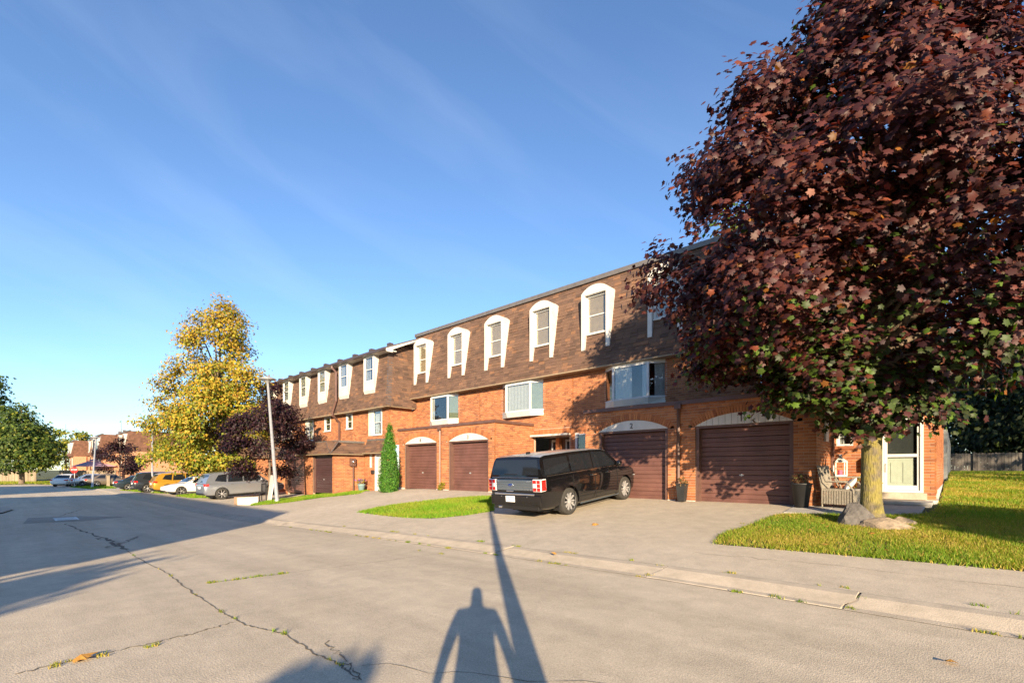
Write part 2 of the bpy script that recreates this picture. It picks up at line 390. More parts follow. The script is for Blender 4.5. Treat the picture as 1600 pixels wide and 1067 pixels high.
gr.box(gx-.66, gx+.82, gy-.36, gy-.28, G(gx, gy)+.006, G(gx, gy)+.02).box(gx-.66, gx+.82, gy+.28, gy+.36, G(gx, gy)+.006, G(gx, gy)+.02)
tag(gr.build('drain_grate', M['steel']), 'steel drain grate set in the dark asphalt patch', 'grate')

# rolled concrete kerb, slab by slab
kerb = empty('kerb', kind='structure')
joints = [6, 2.6, -.95, -3.35, -6.6, -10.4, -13.6, -17, -20.2, -23.5, -27, -30.5, -34, -38, -42, -46, -51, -56, -62, -68, -76, -84]
KP = [(KERB0+.004, -.05), (KERB0+.004, .004), (KERB0+.12, .012), (KERB0+.26, .05), (KERB0+.4, .088), (KERB1-.05, .098), (KERB1-.004, .094), (KERB1-.004, -.05)]
for a, b in zip(joints, joints[1:]):
    b2 = b+.02; n = max(1, int((a-b)/1.2)); m = MB(); rings = []
    dz = random.uniform(-.008, .008)
    for k in range(n+1):
        x = a+(b2-a)*k/n; rings += [(x+(.10 if y > 6.6 else 0)*1, y, interp(x, ROADZ)+z+dz) for y, z in KP]
    q = len(KP); fs = [(i*q+j, i*q+(j+1) % q, (i+1)*q+(j+1) % q, (i+1)*q+j) for i in range(n) for j in range(q)]
    fs += [tuple(range(q)), tuple(range(n*q, n*q+q))]
    m.add(rings, fs).build('kerb_slab', M['concrete'], kerb, bevel=.008)

apron = sheet('driveway', [(-80, KERB1), (8, KERB1), (8, 9.05), (.6, 9.05), (-3.2, 8.8), (-3.4, 9.6), (-3.05, 12.4), (-2.5, 12.62), (-2.5, 16.6), (-42, 16.6), (-42, 12), (-80, 12)], M['apron'], 0, 1.0)
ribbon('crack', [(-12.2, 7.3), (-11.6, 9.4), (-11.9, 12.2), (-11.8, 13.9)], .014, M['crack'], .004, apron, 21, .04)
ribbon('crack', [(-3.3, 8.0), (-1.5, 8.2), (2.5, 8.1)], .012, M['crack'], .004, apron, 22, .05)
# ------------------------------------------------------------------ lawns
def blades(name, polys, dens, h0, h1, parent, cols, seed, wd=.012, zoff=0, jit=.035):
    rg = np.random.default_rng(seed); PV = []
    for poly in polys:
        P = np.array(poly); lo, hi = P.min(0), P.max(0); n = int((hi-lo).prod()*dens)
        q = lo+(hi-lo)*rg.random((n, 2)); inside = np.zeros(n, bool)
        for i in range(len(P)):
            a, b = P[i], P[(i+1) % len(P)]
            c = ((a[1] > q[:, 1]) != (b[1] > q[:, 1])) & (q[:, 0] < (b[0]-a[0])*(q[:, 1]-a[1])/(b[1]-a[1]+1e-12)+a[0])
            inside ^= c
        PV.append(q[inside])
    q = np.concatenate(PV); n = len(q); q = q+rg.normal(0, jit, (n, 2))
    z = np.array([G(x, y) for x, y in q])+zoff
    ang = rg.random(n)*2*np.pi; lean = rg.normal(0, .45, (n, 2)); h = rg.uniform(h0, h1, n)
    bald = np.sin(q[:, 0]*2.3+1.7*np.sin(q[:, 1]*.9))*np.sin(q[:, 1]*1.4+1.2*np.sin(q[:, 0]*1.3+2)) < -.55; keep = ~(bald & (rg.random(n) < .55)); q, z, ang, lean, h = q[keep], z[keep], ang[keep], lean[keep], h[keep]; n = len(q)
    pn = .5+.5*np.sin(q[:, 0]*1.7+1.3*np.sin(q[:, 1]*1.1))*np.sin(q[:, 1]*1.9+np.sin(q[:, 0]*.8)); pn = np.clip(pn+rg.normal(0, .22, n), 0, 1)
    h *= .75+.4*pn
    dx, dy = np.cos(ang)*wd*.5, np.sin(ang)*wd*.5
    V = np.zeros((n, 3, 3)); V[:, 0] = np.c_[q[:, 0]-dx, q[:, 1]-dy, z]; V[:, 1] = np.c_[q[:, 0]+dx, q[:, 1]+dy, z]
    V[:, 2] = np.c_[q[:, 0]+lean[:, 0]*h, q[:, 1]+lean[:, 1]*h, z+h]
    c0, c1, c2 = [np.array(c) for c in cols]
    col = c0+(c1-c0)*pn[:, None]; dry = rg.random(n) < (.10+.50*(1-pn)**1.5); col[dry] = c2*(.8+.4*rg.random((dry.sum(), 1)))
    col *= (.75+.5*rg.random((n, 1)))
    return np_mesh(name, V.reshape(-1, 3), np.arange(3*n).reshape(-1, 3), M['grass'], parent, np.repeat(col, 3, 0), 'stuff')
GREEN = ((.27, .285, .022), (.15, .26, .018), (.44, .34, .085))
GREEN2 = ((.22, .32, .018), (.145, .31, .016), (.32, .33, .055))
LAWN1 = [(-3.2, 8.8), (-1, 8.95), (.6, 9.05), (8, 9.05), (8, 14), (1, 14), (-.5, 13.55), (-1.2, 12.95), (-2.2, 12.7), (-2.85, 12.55), (-3.05, 12.3), (-3.35, 9.6)]
LAWN2 = [(-.5, 13.55), (1, 14), (8, 14), (8, 40), (-.3, 40), (-.3, 16.6), (-.28, 14.6)]
sheet('lawn', LAWN1+[], M['soil'], .004, .5); sheet('lawn', LAWN2, M['soil'], .004, 1.0)
vis = lambda p: [(min(x, .09*y+3.2), y) for x, y in p]
tag(blades('grass', [vis(LAWN1)], 3600, .035, .085, None, GREEN, 1, .014), 'short mown grass with dry patches under the big maple', 'grass', kind='stuff')
tag(blades('grass', [[(-.3, 14.6), (-.5, 13.55), (1, 13.9), (4.4, 14.0), (5.6, 25), (-.28, 25), (-.28, 16.6)]], 1100, .04, .09, None, GREEN, 2, .022), 'patchy grass running along the end wall of the terrace', 'grass', kind='stuff')
tag(blades('grass', [[(-.2, 25), (5.6, 25), (7.6, 45), (-.2, 45)]], 380, .05, .12, None, GREEN, 22, .04), 'sunlit grass in front of the back fence', 'grass', kind='stuff')
ISL = [px2g(*p) for p in ((560, 800), (590, 793), (620, 788), (660, 783), (695, 779), (730, 776.5), (766, 775), (772, 786), (771, 798), (732, 804.5), (700, 808), (672, 809.8), (640, 809), (612, 806.7), (580, 803))]
sheet('lawn', ISL, M['soil'], .006, .5)
tag(blades('grass', [ISL], 1900, .04, .09, None, GREEN2, 3, .02), 'bright green grass island between the driveways behind the black car', 'grass', kind='stuff')
STR = [px2g(*p) for p in ((391, 790), (420, 788), (450, 785), (500, 777.5), (560, 771.5), (580, 768), (545, 768.5), (520, 770.5), (470, 776), (430, 781), (398, 786))]
sheet('lawn', STR, M['soil'], .006, .5)
tag(blades('grass', [STR], 1100, .04, .10, None, GREEN2, 4, .03), 'narrow grass strip at the foot of the leaning lamp post', 'grass', kind='stuff')
for i, (pp, lab) in enumerate(((((188, 766), (205, 763), (240, 761), (262, 763), (225, 769)), 'grass strip beside the dark minivan'), (((236, 770), (256, 763), (290, 765), (268, 771)), 'grass strip between gold car and white coupe'), (((275, 775), (300, 771), (345, 774), (330, 778), (300, 778)), 'grass strip between white coupe and silver car'),
        (((110, 761), (130, 757.5), (190, 757), (180, 763), (150, 764)), 'far grass strip at the foot of the straight lamp post'))):
    P_ = [px2g(*p) for p in pp]; sheet('lawn', P_, M['soil'], .006, .5)
    tag(blades('grass', [P_], 260, .06, .13, None, GREEN2, 30+i, .06), lab, 'grass', kind='stuff')
FARL = [(-96.3, 3.2), (-84.3, KERB0), (-84.3, 12), (-106, 12), (-130, 12), (-130, -6), (-96.3, -6)]
sheet('lawn', FARL, M['soil'], .03, 2.0)
tag(blades('grass', [[(-96.3, 3.2), (-84.3, KERB0), (-84.3, 9), (-118, 9), (-118, -2), (-96.3, -2)]], 45, .08, .2, None, GREEN, 5, .12, .02), 'far lawn beyond the end of the street', 'grass', kind='stuff')
# weeds in the joints of kerb and road
wp = []
rgw = random.Random(5)
def tuft(x, y, r=.05): wp.append([(x-r, y-r*.6), (x+r, y-r*.6), (x+r, y+r*.6), (x-r, y+r*.6)])
for k in range(70):
    x = rgw.uniform(-16, 1.5); tuft(x, rgw.choice((6.42, 6.43, 7.07))+rgw.uniform(-.015, .03), rgw.uniform(.02, .07))
for a, b in zip(C1, C1[1:]):
    for k in range(2):
        t_ = rgw.random()
        if rgw.random() < .55: tuft(a[0]+(b[0]-a[0])*t_, a[1]+(b[1]-a[1])*t_, rgw.uniform(.015, .045))
for p in ((85, 1040), (108, 1033), (160, 1024), (230, 1011), (242, 1008), (330, 910), (370, 905), (405, 900), (440, 896), (1030, 884), (1015, 898), (1345, 935), (1330, 950), (1210, 932), (1550, 990), (1530, 946), (1320, 918), (1143, 895), (1130, 845), (1140, 830), (1160, 818), (655, 860), (690, 865)):
    tuft(*px2g(*p), rgw.uniform(.03, .07))
for k in range(26):
    t_ = k/25+rgw.uniform(-.02, .02); tuft(*px2g(325+125*t_, 911-16*t_), rgw.uniform(.015, .035))
tag(blades('weeds', wp, 5200, .012, .045, None, GREEN, 6, .010, 0, .006), 'small weeds growing in the kerb and road joints', 'weeds', kind='stuff')
# ------------------------------------------------------------------ brick walls, arches, shingled mansards
COURSE, BL, BH, JT = .08, .225, .068, .012
UNIT_BRICK = None
def frame(O, A, Nn):
    A = Vector(A).normalized(); Nn = Vector(Nn).normalized()
    return Matrix(((A.x, Nn.x, 0, O[0]), (A.y, Nn.y, 0, O[1]), (A.z, Nn.z, 1, O[2]), (0, 0, 0, 1)))   # local: x along, y outward, z up
def cut(iv, a, b):
    out = []
    for s_, e in iv:
        if b <= s_ or a >= e: out.append((s_, e)); continue
        if a > s_+.02: out.append((s_, a))
        if b < e-.02: out.append((b, e))
    return out
def brick_mesh():
    m = MB(); m.box(0, BL-JT, -.05, 0, 0, BH); m.f = m.f[:]
    me = m.mesh('brick'); me.materials.append(M['brick']); return me
NEAR = {'brick': 0, 'shingle': 0}
def wall(parent, O, A, Nn, length, z0, z1, opens=(), arcs=(), near=None, thick=.16, soldier=()):
    """brick wall in running bond with recessed joints; near(a,z) -> that brick is an object of its own"""
    global UNIT_BRICK
    T = frame(O, A, Nn); core = MB(T); far_ = MB(T); singles = []
    rows = int(round((z1-z0)/COURSE))
    for r in range(rows):
        za = z0+r*COURSE; zm = za+COURSE*.5; iv = [(0, length)]
        for (a0, a1, b0, b1) in opens:
            if b0 < zm < b1: iv = cut(iv, a0, a1)
        for (ac, zc, Rr, zmin) in arcs:
            if zm > zmin and abs(zm-zc) < Rr:
                h = math.sqrt(Rr*Rr-(zm-zc)**2); iv = cut(iv, ac-h, ac+h)
        for s_, e in iv:
            core.box(s_+(.035 if s_ == 0 else 0), e-(.035 if e == length else 0), -thick, -.009, za, za+COURSE)
            skip = any(b0 < zm < b1 and s_ < a1 and e > a0 for (a0, a1, b0, b1) in soldier)
            ph = (BL*.5 if r % 2 else 0); k0 = math.floor((s_-ph)/BL)
            run = []; k = k0
            while ph+k*BL < e:
                a, b = max(s_, ph+k*BL), min(e, ph+(k+1)*BL-JT); k += 1
                if b > a: run.append([a, b])
            if len(run) > 1 and run[0][1]-run[0][0] < .05: run[1][0] = s_; run.pop(0)
            if len(run) > 1 and run[-1][1]-run[-1][0] < .05: run.pop()
            if run: run[0][0] = s_; run[-1][1] = e
            for a, b in run:
                if any(b0 < zm < b1 and a0-.02 < (a+b)/2 < a1+.02 for (a0, a1, b0, b1) in soldier): continue
                o_ = random.uniform(-.002, .002)
                if near and near((a+b)/2, zm) and NEAR['brick'] < 290: singles.append((a, b, za, o_)); NEAR['brick'] += 1
                else: far_.add([(a, -.03, za), (b, -.03, za), (b, o_, za), (a, o_, za), (a, -.03, za+BH), (b, -.03, za+BH), (b, o_, za+BH), (a, o_, za+BH)],
                               [(0, 1, 2, 3), (7, 6, 5, 4), (3, 2, 6, 7), (1, 5, 6, 2), (0, 3, 7, 4)])
    for (a0, a1, b0, b1) in soldier:
        n = max(1, int((a1-a0)/.075)); w_ = (a1-a0)/n
        for i in range(n): far_.box(a0+i*w_, a0+(i+1)*w_-.011, -.03, .002, b0, b1-.012)
    w_ = core.build('wall', M['mortar'], parent)
    if far_.v: far_.build('brickwork', M['brick'], w_, kind='stuff')
    if singles:
        if UNIT_BRICK is None: UNIT_BRICK = brick_mesh()
        for a, b, za, o_ in singles:
            o = linkobj('brick', UNIT_BRICK, w_); o.matrix_local = T @ Matrix.Translation((a, o_, za)) @ Matrix.Diagonal(((b-a)/(BL-JT), 1, 1, 1))
    return w_
def arch_geo(x0, x1, zs, rise):
    hw = (x1-x0)/2; Rr = (hw*hw+rise*rise)/(2*rise); return (x0+x1)/2, zs+rise-Rr, Rr, math.asin(hw/Rr)
def voussoirs(parent, T, x0, x1, zs, rise, single=False, th=.225):
    xc, zc, Rr, am = arch_geo(x0, x1, zs, rise); am *= 1.06; n = int(2*am*(Rr+th/2)/.078); m = MB(T)
    for i in range(n):
        a0, a1 = -am+2*am*i/n, -am+2*am*(i+1)/n-.011/Rr
        P = [(xc+math.sin(a)*q, zc+math.cos(a)*q) for a, q in ((a0, Rr+.006), (a1, Rr+.006), (a1, Rr+th), (a0, Rr+th))]
        if single:
            q = MB(T); q.prism(P, 'y', -.08, .006); q.build('arch_brick', M['brick'], parent)
        else: m.prism(P, 'y', -.08, .006)
    if not single: m.build('arch_brickwork', M['brick'], parent, kind='stuff')

def shingle_face(parent, Ob, A, up, length, height, holes=(), near=None, name='shingle_roof', back=.25, lo=None, hi=None, hmax=None):
    """sloping shingled face: Ob bottom corner, A along, up = unit slope direction; holes in (a, h)"""
    A = Vector(A).normalized(); up = Vector(up).normalized(); nrm = A.cross(up).normalized()
    T = Matrix(((A.x, nrm.x, up.x, Ob[0]), (A.y, nrm.y, up.y, Ob[1]), (A.z, nrm.z, up.z, Ob[2]), (0, 0, 0, 1)))
    core = MB(T); EXP, TW = .135, .31; tabs = MB(T); singles = []
    # backing as strips around the holes
    cuts = sorted(set([0, height]+[h for q in holes for h in q[2:]]))
    for h0, h1 in zip(cuts, cuts[1:]):
        iv = [(0, length)]
        for (a0, a1, b0, b1) in holes:
            if b0 < (h0+h1)/2 < b1: iv = cut(iv, a0, a1)
        if lo or hi or hmax: continue
        for s_, e in iv: core.box(s_, e, -back, 0, h0, h1)
    if lo or hi or hmax:
        lo = lo or (lambda h: 0); hi = hi or (lambda h: length); nh = 22
        for i in range(nh):
            h0, h1 = height*i/nh, height*(i+1)/nh; iv = [(lo(h0), hi(h0))]
            if hmax:
                k = [a for a in np.linspace(0, length, 80) if hmax(a) >= h1]
                if not k: continue
                iv = [(max(lo(h0), k[0]), min(hi(h0), k[-1]+.04))]
            for (a0, a1, b0, b1) in holes:
                if b0 < (h0+h1)/2 < b1: iv = cut(iv, a0, a1)
            for s_, e in iv:
                if e > s_: core.box(s_, e, -back, 0, h0, h1)
    base = core.build(name, M['roof_dark'], parent)
    rows = int(height/EXP)+1
    for r in range(rows):
        h0 = r*EXP; h1 = min(height, h0+EXP+.02); iv = [(0, length)]
        if h1-h0 < .03: continue
        if lo or hi: iv = [(lo(h0), hi(h0))]
        for (a0, a1, b0, b1) in holes:
            if b0 < h0+EXP*.5 < b1: iv = cut(iv, a0, a1)
        off = random.uniform(0, TW)
        for s_, e in iv:
            k = math.floor((s_-off)/TW)
            while off+k*TW < e:
                wv = random.uniform(-.05, .05)
                a, b = max(s_, off+k*TW), min(e, off+(k+1)*TW-.006); k += 1
                if b-a < .02 or (hmax and hmax((a+b)/2) < h0+.04): continue
                th = random.choice((.008, .012, .024))
                V = [(a, .003, h1), (b, .003, h1), (b, th, h0), (a, th, h0), (b, 0, h0), (a, 0, h0), (a, 0, h1), (b, 0, h1)]
                F = [(0, 3, 2, 1), (3, 5, 4, 2), (0, 6, 5, 3), (1, 2, 4, 7)]
                if near and near(a, h0) and NEAR['shingle'] < 290:
                    NEAR['shingle'] += 1; q = MB(T); q.add(V, F); q.build('shingle', M['shingle'], base)
                else: tabs.add(V, F)
    tabs.build('shingles', M['shingle'], base, kind='stuff')
    return base

def pane_and_room(parent, T, x0, x1, z0, z1, y, curtain=None, depth=.35, glass='glass'):
    """a pane with what is behind it; y is the plane of the glass (outward positive)"""
    p = MB(T); p.box(x0, x1, y-.006, y, z0, z1); p.build('pane', M[glass], parent)
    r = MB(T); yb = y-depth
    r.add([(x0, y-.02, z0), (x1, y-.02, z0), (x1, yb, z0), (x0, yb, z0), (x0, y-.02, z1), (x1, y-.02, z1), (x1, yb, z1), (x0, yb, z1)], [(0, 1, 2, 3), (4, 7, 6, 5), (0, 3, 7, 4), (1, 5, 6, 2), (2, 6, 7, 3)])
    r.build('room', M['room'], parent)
    if curtain:
        for (c0, c1, kind) in curtain:
            a, b = x0+(x1-x0)*c0, x0+(x1-x0)*c1; q = MB(T)
            if kind == 'blind':
                n = int((z1-z0)/.06)
                for i in range(n):
                    zz = z0+(z1-z0)*i/n; q.add([(a, y-.05, zz), (b, y-.05, zz), (b, y-.09, zz+.055), (a, y-.09, zz+.055)], [(0, 1, 2, 3)])
                q.build('blind', M['blind'], parent)
            else:
                n = max(6, int((b-a)/.04)); V = []
                for i in range(n+1):
                    x = a+(b-a)*i/n; yy = y-.10+.025*math.sin(i*1.7+c0*9)
                    V += [(x, yy, z0+.01), (x, yy, z1-.01)]
                q.add(V, [(2*i, 2*i+2, 2*i+3, 2*i+1) for i in range(n)]); q.build('curtain', M['curtain'], parent, smooth=True)
def window(parent, T, x0, x1, z0, z1, y=-.05, fr=.06, mat_='white', curtain=None, sash=True, depth=.3, proud=.05, sill=True):
    """sash window: frame, two sashes, panes"""
    f = MB(T)
    f.box(x0, x0+fr, y-.06, y+proud, z0, z1).box(x1-fr, x1, y-.06, y+proud, z0, z1).box(x0+fr, x1-fr, y-.06, y+proud, z1-fr, z1).box(x0+fr, x1-fr, y-.06, y+proud, z0, z0+fr)
    w_ = f.build('window', M[mat_], parent)
    if sash:
        zm = z0+(z1-z0)*.48; s_ = MB(T); s_.box(x0+fr, x1-fr, y-.04, y+.012, zm-.02, zm+.02)
        s_.box(x0+fr, x0+fr+.025, y-.04, y+.006, z0+fr, zm-.02).box(x1-fr-.025, x1-fr, y-.04, y+.006, z0+fr, zm-.02)
        s_.build('sash', M['vinyl'], w_)
    if sill:
        s_ = MB(T); s_.box(x0-.04, x1+.04, y+proud+.001, y+proud+.05, z0-.03, z0+.012); s_.build('sill', M[mat_], w_)
    pane_and_room(w_, T, x0+fr, x1-fr, z0+fr, z1-fr, y-.015, curtain, depth)
    return w_
def bay_window(parent, T, x0, x1, z0, z1, proj=.31, side=.56, curtains=(None, None, None), fm='white'):
    """shallow three-sided bay: sloped base board, head, four posts, three panes"""
    pts = [(x0, -.02), (x0+side, proj), (x1-side, proj), (x1, -.02)]
    b = empty('bay_window', parent=parent); zb = z0+.2
    m = MB(T)
    inn = [(x0+.02, 0), (x0+side+.03, proj-.06), (x1-side-.03, proj-.06), (x1-.02, 0)]
    V = [(p[0], p[1], z0-.02) for p in inn]+[(p[0], p[1], zb) for p in pts]
    m.add(V, [(0, 1, 5, 4), (1, 2, 6, 5), (2, 3, 7, 6), (0, 3, 2, 1), (4, 5, 6, 7)]); m.build('base_board', M[fm], b)
    m = MB(T); m.prism([(p[0], p[1]) for p in pts], 'z', z1-.10, z1); m.build('head_board', M[fm], b)
    fr = MB(T); posts = [(pts[0], .07), (pts[1], .085), (pts[2], .085), (pts[3], .07)]
    for (p, w_) in posts: fr.box(p[0]-w_/2, p[0]+w_/2, p[1]-.06, p[1]+.012, zb, z1-.10)
    for i in range(3):
        a, c = Vector(pts[i]), Vector(pts[i+1]); d = (c-a).normalized(); n_ = Vector((-d.y, d.x)); n_ = n_ if n_.y > 0 else -n_
        for (h0, h1) in ((zb+.001, zb+.06), (z1-.16, z1-.101)):
            q = [a+d*.02+n_*.004, c-d*.02+n_*.004, c-d*.02-n_*.05, a+d*.02-n_*.05]; fr.prism([tuple(v) for v in q], 'z', h0, h1)
    fr.build('frame', M['vinyl'], b)
    for i in range(3):
        a, c = Vector(pts[i]), Vector(pts[i+1]); d = (c-a).normalized(); n_ = Vector((d.y, -d.x)); n_ = n_ if n_.y > 0 else -n_
        L_ = (c-a).length; Ti = T @ Matrix(((d.x, n_.x, 0, a.x), (d.y, n_.y, 0, a.y), (0, 0, 1, 0), (0, 0, 0, 1)))
        p = MB(Ti); p.box(.05, L_-.05, -.022, -.016, zb+.06, z1-.16); p.build('pane', M['glass'], b)
        for cc in curtains[i] or ():
            c0, c1, kind = cc; a_, b_ = .05+(L_-.1)*c0, .05+(L_-.1)*c1; q = MB(Ti)
            if kind == 'blind':
                k = int((z1-zb)/.06)
                for j in range(k): zz = zb+.06+(z1-.22-zb)*j/k; q.add([(a_, -.05, zz), (b_, -.05, zz), (b_, -.09, zz+.05), (a_, -.09, zz+.05)], [(0, 1, 2, 3)])
                q.build('blind', M['blind'], b)
            else:
                n = max(6, int((b_-a_)/.05)); V = []
                for j in range(n+1):
                    x = a_+(b_-a_)*j/n; yy = -.09+.008*math.sin(j*1.6); V += [(x, yy, zb+.05), (x, yy, z1-.12)]
                q.add(V, [(2*j, 2*j+2, 2*j+3, 2*j+1) for j in range(n)]); q.build('curtain', M['curtain'], b, smooth=True)
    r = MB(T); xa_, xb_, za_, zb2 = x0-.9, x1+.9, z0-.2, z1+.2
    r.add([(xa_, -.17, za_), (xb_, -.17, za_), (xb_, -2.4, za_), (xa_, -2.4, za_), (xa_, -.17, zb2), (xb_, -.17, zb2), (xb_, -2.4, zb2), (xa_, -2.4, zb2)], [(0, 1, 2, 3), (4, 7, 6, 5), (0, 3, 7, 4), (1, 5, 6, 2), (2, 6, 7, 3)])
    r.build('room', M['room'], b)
    return b
def garage_door(parent, T, x0, x1, z0, z1, rise, num, dm='brown_door', y=-.30, grooved=False, handle=True):
    d = empty('garage_door', parent=parent)
    f = MB(T); j = .10
    f.box(x0, x0+j, y-.04, -.04, z0, z1).box(x1-j, x1, y-.04, -.04, z0, z1).box(x0+j, x1-j, y-.04, -.05, z1-.07, z1)
    f.build('door_frame', M['brown_metal'], d)
    n = 8; h = (z1-.075-z0-.01)/n
    for i in range(n):
        p = MB(T); za = z0+.01+i*h
        p.prism([(y-.03, za+.004), (y, za+.004), (y+.006, za+.03), (y+.006, za+h*.46), (y-.006, za+h*.5), (y+.006, za+h*.54), (y+.006, za+h-.022), (y-.012, za+h-.003), (y-.03, za+h-.003)], 'x', x0+j, x1-j)
        p.build('door_panel', M[dm], d)
    if handle:
        q = MB(T); xc = (x0+x1)/2-.05; q.box(xc-.06, xc+.06, y+.012, y+.03, z0+.80, z0+.83).box(xc-.015, xc+.015, y+.006, y+.035, z0+.78, z0+.85); q.build('door_handle', M['steel'], d)
    xc, zc, Rr, am = arch_geo(x0-.02, x1+.02, z1, rise); am2 = am
    poly = [(xc+math.sin(-am2+2*am2*i/18)*Rr, zc+math.cos(-am2+2*am2*i/18)*Rr) for i in range(19)]
    a = MB(T)
    if grooved:
        k = 15; xs_ = [x0-.02+(x1-x0+.04)*i/k for i in range(k+1)]
        for i in range(k):
            top = lambda x: max(z1+.002, zc+math.sqrt(max(0, Rr*Rr-(x-xc)**2)))
            a.prism([(xs_[i]+.004, z1), (xs_[i+1]-.004, z1), (xs_[i+1]-.004, top(xs_[i+1]-.004)+.004), (xs_[i]+.004, top(xs_[i]+.004)+.004)], 'y', -.09, -.012)
    else: a.prism(poly, 'y', -.09, -.012)
    ab = a.build('arch_board', M['white'], d)
    if num:
        me = text_mesh(num, .24, .006); o = linkobj('house_number', me, d, None, M['black'])
        o.matrix_local = T @ Matrix.Translation(((x0+x1)/2, -.004, z1+rise*.42)) @ Matrix(((-1, 0, 0, 0), (0, 0, 1, 0), (0, 1, 0, 0), (0, 0, 0, 1)))
        if T.col[0][0] > 0: o.matrix_local = T @ Matrix.Translation(((x0+x1)/2, -.004, z1+rise*.42)) @ Matrix(((1, 0, 0, 0), (0, 0, 1, 0), (0, 1, 0, 0), (0, 0, 0, 1)))
    return d
def arched_dormer(parent, x0, x1, z0, z1, yf, ym, zsill, curtain):
    """white arched surround whose cheeks run back into the sloping shingles; ym(z) is the roof plane"""
    d = empty('dormer', parent=parent); bw = .17
    for s_ in (0, 1):
        a, b = (x0, x0+bw) if s_ == 0 else (x1-bw, x1)
        m = MB(); m.prism([(yf, z0), (ym(z0)+.02, z0), (ym(z1-.3)+.05, z1-.3), (yf, z1-.3)], 'x', a, b); m.build('cheek', M['white'], d)
    xc, zc, Rr, am = arch_geo(x0, x1, z1-.28, .28); n = 14
    arc = [(xc+math.sin(-am+2*am*i/n)*Rr, zc+math.cos(-am+2*am*i/n)*Rr) for i in range(n+1)]
    m = MB(); m.prism(arc+[(x1, z1-.3+.001), (x1-bw-.001, z1-.299), (x1-bw-.001, z1-.36), (x0+bw+.001, z1-.36), (x0+bw+.001, z1-.299), (x0, z1-.299)], 'y', yf+.001, ym(z1)+.04)
    m.build('arched_head', M['white'], d)
    T = frame((0, yf+.16, 0), (1, 0, 0), (0, -1, 0)); 
    m = MB(); m.box(x0+bw, x1-bw, yf+.21, ym(zsill)+.4, zsill-.3, z1-.36); m.build('lining', M['soffit'], d)
    m = MB(); m.add([(x0+bw, yf+.05, zsill-.01), (x1-bw, yf+.05, zsill-.01), (x1-bw, yf+.24, zsill-.01), (x0+bw, yf+.24, zsill-.01)], [(0, 1, 2, 3)])
    window(d, T, x0+bw+.002, x1-bw-.002, zsill, z1-.38, -.02, .05, 'vinyl', curtain, True, .02, .03, False)
    s_ = MB(); s_.box(x0+bw, x1-bw, yf+.08, yf+.2, zsill-.05, zsill-.002); s_.build('sill', M['white'], d)
    return d
def downpipe(parent, pts, name='downpipe', w_=.075):
    m = MB(); m.tube(pts, w_*.62, 4); return m.build(name, M['brown_metal'], parent)

# ------------------------------------------------------------------ terrace of four brick houses (garages 4 3 2 1)
YG, YM, ZL, ZF = 14.0, 16.46, 3.62, .60          # garage front, main wall, flashing, floor
MB_Y, MB_Z, MT_Y, MT_Z = 16.06, 5.65, 16.70, 9.34
msl = Vector((0, MT_Y-MB_Y, MT_Z-MB_Z)); mh = msl.length; mup = msl.normalized()
ym = lambda z: MB_Y+(z-MB_Z)*(MT_Y-MB_Y)/(MT_Z-MB_Z)
F4 = [(-6.11, -.37), (-11.83, -6.11), (-17.56, -11.83), (-23.27, -17.56)]
GD = [(-5.64, -3.08), (-8.98, -6.49), (-17.0, -14.40), (-20.48, -17.88)]
BOX = [(-6.11, -2.58), (-9.52, -6.11), (-17.56, -14.02), (-21.0, -17.56)]
BAY = [(-4.6, -2.05), (-10.26, -7.69), (-15.98, -13.39), (-21.67, -19.15)]
DOR = [((-5.35, -4.05), (-2.45, -1.15)), ((-8.26, -6.96), (-11.18, -9.86)), ((-13.96, -12.66), (-16.88, -15.58)), ((-19.69, -18.39), (-22.72, -21.42))]
HL = ['brick townhouse whose garage and front door stand behind the big purple maple, number 1',
      'brick townhouse with number 2 over the garage the black car is parked at',
      'brick townhouse with number 3 on its white garage arch', 'brick townhouse with number 4 on its white garage arch beside the cedar']
houses = []
